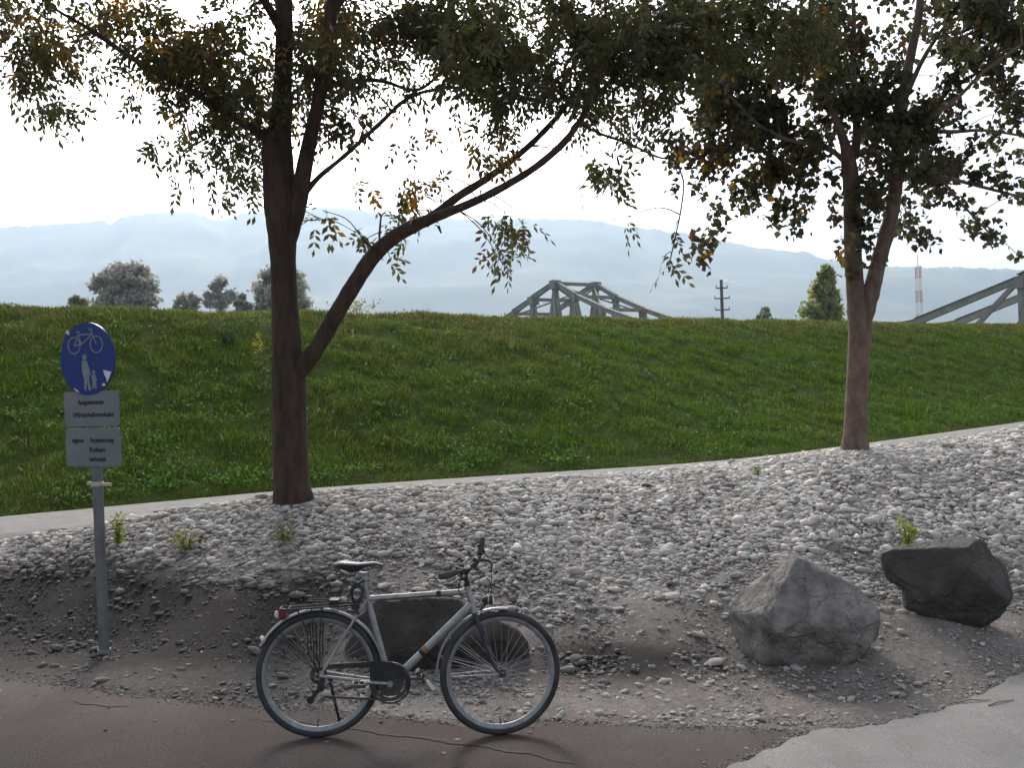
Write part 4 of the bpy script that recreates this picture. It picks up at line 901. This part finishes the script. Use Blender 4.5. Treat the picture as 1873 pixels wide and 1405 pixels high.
m_pale = mat('pale_plastic', (.42, .40, .28)); mb = MB(); mb.box((-.055, -.0, 1.225), (.085, .02, .024)); mb.box((.075, 0, 1.220), (.11, .02, .024)); mb.tube([(0, 0, 1.205), (0, 0, 1.24)], .044, 16)
mb.build('strap', m_pale, post, smooth=False, bevel=.003)

# ============================================================ BICYCLE
rc = hit_base(581, 1352); fc = hit_base(915, 1347)
g0 = Vector((rc[0], rc[1], float(base_h(rc[0])) + .006)); g1 = Vector((fc[0], fc[1], float(base_h(fc[0])) + .006))
WB = (g1 - g0).length; bx_ = (g1 - g0).normalized(); upv = Matrix.Rotation(R(3.5), 3, bx_) @ Vector((0, 0, 1))
upv = Matrix.Rotation(R(-3.5), 3, bx_) @ Vector((0, 0, 1)); byv = upv.cross(bx_).normalized(); bzv = bx_.cross(byv)
BM = Matrix(((bx_.x, byv.x, bzv.x, g0.x), (bx_.y, byv.y, bzv.y, g0.y), (bx_.z, byv.z, bzv.z, g0.z), (0, 0, 0, 1))); BI = BM.inverted()
print('BIKE wheelbase', WB, 'yaw', math.degrees(math.atan2(bx_.y, bx_.x)))
bike = thing('bicycle', 'old silver-grey trekking bicycle with black rack, standing on its side stand by the asphalt edge', 'bicycle')
bike.matrix_world = BM
camL = BI @ Vector((0, 0, CAMZ))
def pb(px, py, Y=0.0):
    r = BI.to_3x3() @ ray(px, py); k = (Y - camL.y) / r.y; return camL + r * k
WR = .341
m_tyre = mat('tyre_rubber', (.022, .023, .026), (.055, .055, .057), scale=9, rough=.85, bump=.3, bscale=160, bdist=.002)
m_rim = mat('dull_alloy', (.20, .21, .22), (.30, .31, .32), scale=12, rough=.5, metal=.6); m_spk = mat('spoke_steel', (.35, .35, .36), rough=.4, metal=.8)
m_silver = mat('silver_paint', (.20, .20, .20), (.34, .338, .335), scale=14, rough=.42, metal=.35, bump=.05, c3=(.28, .283, .292))
m_guard = mat('mudguard_silver', (.20, .20, .205), (.32, .32, .325), scale=10, rough=.45, metal=.4)
m_blk = mat('black_plastic', (.016, .016, .018), (.03, .03, .032), scale=20, rough=.55); m_dkm = mat('dark_fork_paint', (.030, .032, .042), (.055, .058, .07), scale=15, rough=.45, metal=.2)
m_gunk = mat('greasy_steel', (.05, .045, .042), (.11, .10, .095), scale=40, rough=.6, metal=.5); m_brown = mat('brown_grip', (.055, .032, .026), (.08, .048, .04), scale=30, rough=.75)
m_vinyl = mat('saddle_vinyl', (.022, .023, .030), (.04, .042, .055), scale=12, rough=.38, spec=.6); m_lens = mat('white_lens', (.75, .76, .74), rough=.2, spec=.6); m_redl = mat('red_lens', (.16, .02, .018), rough=.3)
m_rust = mat('rusty_tape', (.30, .15, .08), (.22, .12, .08), scale=30, rough=.9)
def wheel(cx, steer):
    we = bpy.data.objects.new('wheel', None); C.objects.link(we); we.parent = bike; we.location = (cx, 0, WR); we.rotation_euler = (0, 0, R(steer)); we.empty_display_size = .05
    c0 = (0, 0, 0); mb = MB(); R0 = WR - .0195
    mb.ring(c0, None, R0, [(.0195 * math.cos(a), .0195 * math.sin(a)) for a in np.linspace(0, 2 * math.pi, 16, endpoint=False)], 96); mb.build('tyre', m_tyre, we)
    mb = MB(); rr = WR - .047; mb.ring(c0, None, rr, [(.012, -.013), (.012, .013), (-.004, .0115), (-.012, .004), (-.012, -.004), (-.004, -.0115)], 96); mb.build('rim', m_rim, we)
    mb = MB()
    for i in range(36):
        a = 2 * math.pi * i / 36; sd_ = 1 if i % 2 else -1; tw = .95 * (1 if (i // 2) % 2 else -1)
        mb.tube([(.020 * math.cos(a + tw), sd_ * .030, .020 * math.sin(a + tw)), ((rr - .01) * math.cos(a), sd_ * .002, (rr - .01) * math.sin(a))], .0011, 4, cap=False)
    mb.build('spokes', m_spk, we)
    mb = MB(); mb.disc(c0, .013, -.035, .035, 20); mb.disc(c0, .024, -.034, -.029, 24); mb.disc(c0, .024, .029, .034, 24); mb.disc(c0, .008, -.065, .065, 12); mb.disc(c0, .012, -.062, -.052, 6); mb.build('hub', m_gunk, we)
    mb = MB(); mb.tube([(0, 0, -(rr - .01)), (0, 0, -(rr - .05))], .003, 6); mb.build('valve', m_blk, we)
    return we
wheel(0, 0); wheel(WB, 9)
# frame
F_ = lambda px, py, Y=0: pb(px, py, Y)
seatT = F_(672, 1094); BB = F_(714, 1250); headT = F_(855, 1077); headB = F_(867, 1117); rh = Vector((0, 0, WR)); fh = Vector((WB, 0, WR))
fr_ = MB(); fr_.tube([headT, headB], .019, 20); fr_.tube([headT + (headT - headB).normalized() * .002, headT + (headT - headB).normalized() * .012], .022, 20); fr_.tube([headB, headB + (headB - headT).normalized() * .012], .022, 20)
st = seatT + (seatT - BB).normalized() * .018; fr_.tube([st, BB], .0165, 18); fr_.tube([F_(672, 1096), F_(852, 1083)], .0168, 18); fr_.tube([F_(862, 1106), F_(716, 1249)], .0215, 20)
fr_.disc(BB, .021, -.036, .036, 24)
for sg in (-1, 1):
    Ys = .052 * sg; dr = Vector((.012, Ys, WR))
    fr_.tube([seatT + Vector((0, .012 * sg, -.01)), seatT.lerp(dr, .2) + Vector((0, .012 * sg, 0)), dr], [.009, .0085, .007], 12); fr_.tube([BB + Vector((-.01, .018 * sg, 0)), BB.lerp(Vector((0, 0, WR)), .25) + Vector((0, .030 * sg, 0)), dr], [.010, .010, .008], 12)
    fr_.prism([(-.018, WR - .018), (.03, WR - .022), (.036, WR + .012), (.015, WR + .03), (-.012, WR + .02)], Ys - .003, Ys + .003)
frame = fr_.build('frame', m_silver, bike)
a, b = F_(862, 1106), F_(716, 1249)
mb = MB(); mb.tube([a.lerp(b, .60), a.lerp(b, .635)], .0225, 18); mb.build('dark_band', m_blk, frame); mb = MB(); mb.tube([a.lerp(b, .555), a.lerp(b, .60)], .0223, 18); mb.build('rusty_band', m_rust, frame)
mb = MB(); c_, d_ = F_(672, 1096), F_(852, 1083); mb.tube([c_.lerp(d_, .70), c_.lerp(d_, .745)], .0178, 16); mb.build('dark_band', m_blk, frame)
dirv = (a - b).normalized(); ang = math.atan2(dirv.z, dirv.x)
mb = MB()   # worn lettering on the down tube: only pale strokes are left of it
prp = Vector((-math.sin(ang), 0, math.cos(ang)))
for q, hgt, sl_ in ((.12, 1, .3), (.155, .8, -.4), (.20, 1, .2), (.245, .9, 0), (.28, 1, .5), (.33, .8, -.3), (.37, 1, .1), (.42, .9, .4)):
    c = a.lerp(b, q) + Vector((0, -.0222, 0)); mb.beam(c - prp * .0075 * hgt - dirv * .003 * sl_ * 3, c + prp * .0075 * hgt + dirv * .003 * sl_ * 3, .0045, .0022, up=(0, 1, 0))
mb.build('worn_lettering', m_swhite, frame, smooth=False)
# fork
mb = MB(); cr_ = headB + (headB - headT).normalized() * .03; mb.box(cr_, (.045, .11, .03))
for sg in (-1, 1): mb.tube(smooth_path([cr_ + Vector((0, .048 * sg, 0)), F_(883, 1165, 0) * 1 + Vector((0, .055 * sg, 0)), F_(901, 1212, 0) + Vector((0, .055 * sg, 0)), Vector((WB, .055 * sg, WR))], 5), list(np.linspace(.0125, .0075, 16)), 12)
mb.tube([headB, cr_], .014, 14)
mb.build('fork', m_dkm, bike)
mb = MB()
for sg in (-1, 1): mb = MB(); c = F_(881, 1150) + Vector((0, .05 * sg, 0)); mb.tube([c, c + Vector((.012, .012 * sg, -.045))], [.011, .008], 8); mb.tube([c + Vector((0, -.0, .03)), c + Vector((.01, .02 * sg, -.01))], .006, 6); mb.build('brake_arm', m_dkm, bike)
mb = MB()
for sg in (-1, 1): mb = MB(); c = F_(650, 1108) + Vector((0, .04 * sg, 0)); mb.tube([c, c + Vector((.02, .015 * sg, -.04))], [.012, .009], 8); mb.box(c, (.035, .02, .03)); mb.tube([c, c + Vector((-.02, -.03 * sg, .045))], .005, 6); mb.build('brake_arm', m_blk, bike)
# mudguards
def guard(cx, a0, a1, m):
    prof = [(0, -.026), (.007, -.018), (.010, 0), (.007, .018), (0, .026), (-.0015, .0255), (.0055, .0175), (.0085, 0), (.0055, -.0175), (-.0015, -.0255)]
    mb = MB(); mb.ring((cx, 0, WR), None, WR + .008, prof, 60, R(a0), R(a1)); return mb
g1_ = guard(WB, 84, 183, None).build('mudguard', m_guard, bike); g2_ = guard(0, 6, 154, None).build('mudguard', m_guard, bike)
mb = MB()
for q in (146, 165, 183):
    e = Vector((WB + (WR + .006) * math.cos(R(q)), -.026, WR + (WR + .006) * math.sin(R(q))))
    for sg in (1, -1): mb.tube([(e.x, e.y * sg, e.z), (WB - .01, -.058 * sg, WR)], .0020, 6)
mb.build('mudguard_stay', m_spk, g1_)
mb = MB()
for q in (132, 139):
    e = Vector(((WR + .006) * math.cos(R(q)), -.027, WR + (WR + .006) * math.sin(R(q))))
    for sg in (1, -1): mb.tube([(e.x, e.y * sg, e.z), (.0, -.06 * sg, WR + .02)], .0028, 6)
mb.build('mudguard_stay', m_blk, g2_)
mb = MB(); mb.tube([F_(911, 1122) + Vector((0, -.012, .012)), F_(896, 1121) + Vector((0, -.012, .012))], .005, 8); mb.build('guard_clip', m_lens, g1_)
e = F_(513, 1152) + Vector((0, -.006, .012)); mb = MB(); mb.box(F_(484, 1169, -.0) + Vector((-.01, 0, 0)), (.016, .03, .035), Matrix.Rotation(R(-40), 3, 'Y')); mb.build('reflector', m_lens, g2_, bevel=.003)
# rack
mb = MB(); Yr = .058
for sg in (-1, 1):
    y_ = Yr * sg; A_ = F_(514, 1113); B_ = F_(626, 1106); 
    P = [Vector((A_.x, y_ * .8, A_.z)), Vector((A_.x + .03, y_, A_.z)), Vector((B_.x, y_, B_.z)), Vector((F_(655, 1104).x, y_ * .45, F_(655, 1104).z))]; mb.tube(P, .0052, 8)
    for (tx, bx2, bz2) in ((546, 566, 1188), (572, 577, 1205), (590, 588, 1205)):
        p_ = F_(tx, 1111); q_ = F_(bx2, bz2); mb.tube([(p_.x, y_, p_.z), (q_.x - .004, y_ * 1.1, q_.z + .10), (q_.x, y_ * 1.08, q_.z), (.004, y_ * 1.08, WR + .015)], .0038, 7)
for q in (530, 560, 590, 620): p_ = F_(q, 1111.5); mb.tube([(p_.x, -Yr, p_.z), (p_.x, Yr, p_.z)], .004, 6)
p1_, p2_ = F_(530, 1112), F_(622, 1106); mb.tube([(p1_.x, 0, p1_.z + .002), (p2_.x, 0, p2_.z + .002)], .004, 6)
mb.tube([Vector((F_(514, 1113).x, -Yr * .8, F_(514, 1113).z)), Vector((F_(514, 1113).x, Yr * .8, F_(514, 1113).z))], .005, 6)
rack = mb.build('luggage_rack', m_blk, bike)
mb = MB(); p_ = F_(612, 1103); mb.box((p_.x, 0, p_.z + .01), (.05, .10, .022)); mb.tube([(p_.x + .02, -.05, p_.z + .012), (p_.x - .15, -.035, p_.z + .014), (p_.x - .15, .035, p_.z + .014), (p_.x + .02, .05, p_.z + .012)], .004, 6); mb.build('spring_clip', m_blk, rack, bevel=.004)
tl = F_(517, 1122); mb = MB(); mb.box((tl.x, 0, tl.z), (.035, .07, .045)); tlo = mb.build('tail_light', m_redl, bike, bevel=.008)
mb = MB(); tq = F_(507, 1124); mb.disc((0, 0, 0), .019, 0, .012, 20); o = mb.build('reflector', m_lens, tlo); o.location = (tq.x, -.01, tq.z); o.scale = (.55, 1, 1.0); o.rotation_euler = (0, 0, R(25))
mb = MB(); mb.tube([(tl.x, 0, tl.z - .02), F_(517, 1150)], .005, 6); mb.build('bracket', m_blk, tlo)
# saddle + post
mb = MB(); sp = F_(664, 1052); mb.tube([seatT, sp], .0135, 16); mb.box(sp + Vector((0, 0, .004)), (.045, .03, .022)); mb.tube([sp + Vector((-.05, -.018, .012)), sp + Vector((0, -.02, .004)), sp + Vector((.08, -.012, .03))], .0035, 6); mb.tube([sp + Vector((-.05, .018, .012)), sp + Vector((0, .02, .004)), sp + Vector((.08, .012, .03))], .0035, 6)
mb.build('seat_post', m_rim, bike)
mb = MB(); zt = F_(655, 1029).z; xr, xn = F_(612, 1030).x, F_(700, 1033).x; L_ = xn - xr; sec = []
for q in np.linspace(0, 1, 15):
    wv = np.interp(q, [0, .06, .2, .35, .5, .7, .9, 1], [.045, .066, .076, .064, .040, .024, .020, .012]); tz = zt + np.interp(q, [0, .15, .5, .85, 1], [-.002, .008, -.002, .004, -.008]); dz_ = np.interp(q, [0, .1, .35, .5, .7, 1], [.018, .040, .062, .048, .024, .018])
    sec.append((xr + L_ * q, wv, tz, dz_))
V = []; nseg = 18
for (x_, wv, tz, dz_) in sec:
    for k in range(nseg):
        a = 2 * math.pi * k / nseg; cy_ = math.cos(a); sz_ = math.sin(a)
        V.append((x_, wv * math.copysign(abs(cy_) ** .7, cy_) * (1 if sz_ > -.2 else .75), tz - .012 + (.012 * max(0, sz_) ** .6 if sz_ > 0 else -abs(sz_) ** 1.2 * (dz_ - .012))))
Fq = [(i * nseg + k, i * nseg + (k + 1) % nseg, (i + 1) * nseg + (k + 1) % nseg, (i + 1) * nseg + k) for i in range(14) for k in range(nseg)] + [tuple(range(nseg)), tuple(range(14 * nseg, 15 * nseg))]
mb.add(V, Fq); sad = mb.build('saddle', m_vinyl, bike)
mb = MB()
for i in range(14):
    pass
mb.tube(smooth_path([(x_, -wv * .93, tz - .004) for (x_, wv, tz, dz_) in sec], 2), .0042, 6); mb.build('sheen_strip', mat('worn_sheen', (.36, .36, .37), (.5, .5, .5), scale=30, rough=.5), sad)  # pale strip on the worn saddle edge, sky sheen put into its colour
# coiled lock at the seat post
mb = MB(); c = F_(652, 1083, -.02)
for k in range(3): mb.tube([c + Vector((.030 * math.cos(a) + .004 * k, -.008 * k + .012 * math.sin(2 * a), .045 * math.sin(a) - .006 * k)) for a in np.linspace(0, 2 * math.pi, 22)], .0052, 7)
mb.tube([c + Vector((.0, 0, .04)), F_(668, 1062, -.02)], .006, 7); mb.build('cable_lock', m_blk, bike)
# drivetrain
cg = pb(714, 1250, -.05)
mb = MB(); mb.ring((cg.x, 0, cg.z), None, .092, [(-.012, -.048), (.006, -.048), (.006, -.043), (-.012, -.043)], 48)
for k in range(5): a = 2 * math.pi * k / 5 + .3; mb.beam((cg.x, -.0455, cg.z), (cg.x + .085 * math.cos(a), -.0455, cg.z + .085 * math.sin(a)), .004, .018, up=(math.sin(a), 0, -math.cos(a)))
mb.ring((cg.x, 0, cg.z), None, .108, [(-.006, -.055), (.004, -.055), (.004, -.040), (-.006, -.040)], 48); mb.disc((cg.x, 0, cg.z), .03, -.05, -.04, 24); mb.disc((cg.x, 0, cg.z), .072, -.042, -.038, 32); mb.build('chainring', m_gunk, bike)
gp = [pb(*q, -.06) for q in ((600, 1216), (640, 1213), (690, 1210), (716, 1211), (733, 1219), (745, 1234), (751, 1252), (749, 1268), (744, 1266), (745, 1252), (738, 1240), (724, 1240), (700, 1243), (676, 1243), (676, 1221), (640, 1219), (600, 1221))]
mb = MB(); mb.prism([(p.x, p.z) for p in gp], -.063, -.058); mb.build('chain_guard', m_blk, bike, smooth=False)
mb = MB(); mb.tube(smooth_path([pb(*q, -.062) for q in ((660, 1211), (690, 1209), (716, 1210), (733, 1218), (745, 1233), (751, 1252), (749, 1268))], 4), .0038, 6); mb.build('guard_rim', m_guard, bike.children[-1])
mb = MB(); cr2 = .040
mb.tube([(cg.x, -.046, cg.z + .092), (.0, -.046, WR + cr2)], .0035, 6, sq=2); mb.tube([(cg.x, -.046, cg.z - .092), (pb(592, 1275, -.046).x, -.046, pb(592, 1275, -.046).z)], .0035, 6, sq=2); mb.build('chain', m_gunk, bike)
mb = MB()
for k, r_ in enumerate((.046, .042, .038, .034, .030, .026)): mb.disc((0, 0, WR), r_, -.028 - .004 * k, -.0255 - .004 * k, 28)
mb.build('sprockets', m_gunk, bike)
mb = MB(); q1, q2, q3 = pb(590, 1240, -.05), pb(587, 1258, -.055), pb(568, 1281, -.055)
mb.beam(q1, q2, .018, .028); mb.beam(q2, q3, .012, .022); mb.disc(q2, .021, -.004, .004, 16); mb.disc(q3, .021, -.004, .004, 16); mb.tube([q3, pb(576, 1268, -.05), pb(560, 1252, -.05), pb(585, 1248, -.05)], .003, 6); mb.build('rear_derailleur', m_blk, bike)
# cranks
mb = MB(); ce = pb(658, 1248, -.075); mb.tube([(cg.x, -.070, cg.z), ce], [.015, .012], 12, sq=.7); mb.disc((cg.x, 0, cg.z), .016, -.085, -.055, 16); mb.disc((cg.x, 0, cg.z), .010, -.088, -.03, 12); cro = mb.build('crank', m_rim, bike)
mb = MB(); pc = Vector((ce.x, -.135, ce.z)); mb.tube([(ce.x, -.075, ce.z), (ce.x, -.185, ce.z)], .006, 8)
for dx in (-.032, .032): mb.box((pc.x + dx, pc.y, pc.z), (.012, .09, .020))
for dy in (-.045, .045): mb.box((pc.x, pc.y + dy, pc.z), (.076, .008, .016))
mb.build('pedal', m_gunk, cro, smooth=False)
fx = cg.x + (cg.x - ce.x); mb = MB(); mb.tube([(cg.x, .060, cg.z), (fx, .068, cg.z - .004)], [.015, .012], 12, sq=.7); mb.disc((cg.x, 0, cg.z), .014, .03, .07, 14); cro2 = mb.build('crank', m_gunk, bike)
pc = Vector((fx + .02, .13, cg.z - .004)); rt = Matrix.Rotation(R(52), 3, 'Y'); mb = MB(); mb.tube([(fx, .068, cg.z - .004), (fx + .0, .18, cg.z - .004)], .006, 8)
for dx in (-.032, .032): mb.box(pc - Vector((.02, 0, 0)) + rt @ Vector((dx, 0, 0)), (.012, .09, .022), rt)
for dy in (-.045, .045): mb.box(pc - Vector((.02, 0, 0)) + Vector((0, dy, 0)), (.076, .008, .016), rt)
pdl = mb.build('pedal', m_gunk, cro2, smooth=False)
mb = MB(); rq = pb(787, 1254, .07); mb.box(rq, (.066, .010, .018), rt); mb.build('reflector', m_lens, pdl, smooth=False, bevel=.003)
# side stand (left side)
mb = MB(); k0, k1, k2 = pb(604, 1246, .05), pb(612, 1282, .12), pb(620, 1317, .20); mb.tube([k0 + Vector((0, 0, .02)), k0], .016, 10); mb.tube([k0, k1, k2], [.0105, .008, .007], 10); mb.tube([k2, k2 + (k2 - k1).normalized() * .015], .010, 10); mb.build('side_stand', m_blk, bike)
print('STAND foot local', k2, 'world', BM @ k2, 'ground', gz(*(BM @ k2).xy))
# stem, handlebar (knocked askew)
stt = pb(851, 1048); mb = MB(); mb.tube([headT, stt], [.0125, .0125], 14); mb.tube([headT + (stt - headT) * .1, headT + (stt - headT) * .35], .017, 14); clampc = pb(858, 1040); mb.tube([stt, clampc], [.015, .016], 12); mb.tube([pb(848, 1046, -.02), pb(846, 1062, -.02)], .010, 8); mb.build('stem', m_blk, bike)
n1, n2, n3 = pb(846, 1045, -.10), pb(836, 1047, -.15), pb(806, 1055, -.22); f1, f2, f3 = pb(868, 1030, .08), pb(877, 1018, .16), pb(882, 990, .22)
mb = MB(); mb.tube(smooth_path([n3, n2, n1, clampc + Vector((0, -.03, 0)), clampc + Vector((0, .03, 0)), f1, f2, f3], 5), .0112, 12); hb = mb.build('handlebar', m_blk, bike)
mb = MB(); mb.tube([n2.lerp(n3, .08), n2.lerp(n3, .3), n2.lerp(n3, .85), n3 + (n3 - n2) * .04], [.0155, .0175, .0185, .0165], 14); mb.build('grip', m_brown, hb)
mb = MB(); mb.tube([f2.lerp(f3, .1), f2.lerp(f3, .5), f3 + (f3 - f2) * .12], [.0155, .018, .017], 14); mb.build('grip', m_blk, hb)
mb = MB(); l0 = pb(872, 1024, .13); l1 = pb(894, 1026, .13); l2 = pb(900, 1032, .12); l3 = pb(898, 1048, .10); mb.tube([l0, l1, l2, l3], [.014, .012, .009, .006], 8, sq=.7); mb.box(pb(868, 1030, .10), (.04, .03, .05), Matrix.Rotation(R(35), 3, 'Y')); mb.box(pb(880, 1004, .2), (.030, .03, .06), Matrix.Rotation(R(-25), 3, 'Y')); mb.build('brake_lever', m_blk, hb, bevel=.004)
mb = MB(); l0 = n1; mb.tube([n1, pb(843, 1058, -.12), pb(826, 1068, -.17), pb(812, 1070, -.2)], [.011, .008, .006, .005], 8, sq=.6); mb.box(n1, (.03, .026, .03)); mb.box(pb(838, 1041, -.11), (.028, .02, .016), Matrix.Rotation(R(20), 3, 'Y')); mb.build('brake_lever', m_blk, hb, bevel=.003)
mb = MB(); mb.tube([pb(850, 1052, -.03), pb(847, 1058, -.03)], .009, 10); mb.build('bell', m_spk, hb)
cab = MB()
for P in ([(862, 1034, .03), (880, 1046, .02), (896, 1066, .0), (899, 1084, .0), (889, 1100, .0), (878, 1122, .0)], [(899, 1048, .1), (899, 1062, .08), (894, 1080, .04), (893, 1095, .0)], [(846, 1056, -.05), (858, 1066, -.03), (868, 1060, -.02), (876, 1056, 0)], [(843, 1056, -.1), (838, 1078, -.04), (846, 1095, -.025), (800, 1090, -.018), (690, 1099, -.018)]):
    cab.tube(smooth_path([pb(*q) for q in P], 6), .0027, 6)
cab.build('cables', m_blk, bike)
mb = MB(); hl = pb(893, 1098, 0); mb.tube([hl + Vector((-.035, 0, .0)), hl + Vector((-.01, 0, 0)), hl + Vector((.018, 0, 0)), hl + Vector((.024, 0, 0))], [.012, .024, .027, .024], 18); hlo = mb.build('headlight', m_blk, bike)
mb = MB(); mb.tube([hl + Vector((.0235, 0, 0)), hl + Vector((.030, 0, 0))], [.0225, .015], 18); mb.build('lens', m_lens, hlo); mb = MB(); mb.tube([hl + Vector((-.01, -.0, -.02)), pb(881, 1113), pb(874, 1122)], .005, 8); mb.build('bracket', m_blk, hlo)
mb = MB(); mb.tube([hl + Vector((-.004, -.001, 0)), hl + Vector((.004, -.001, 0))], .0275, 18); mb.build('ring', m_guard, hlo)
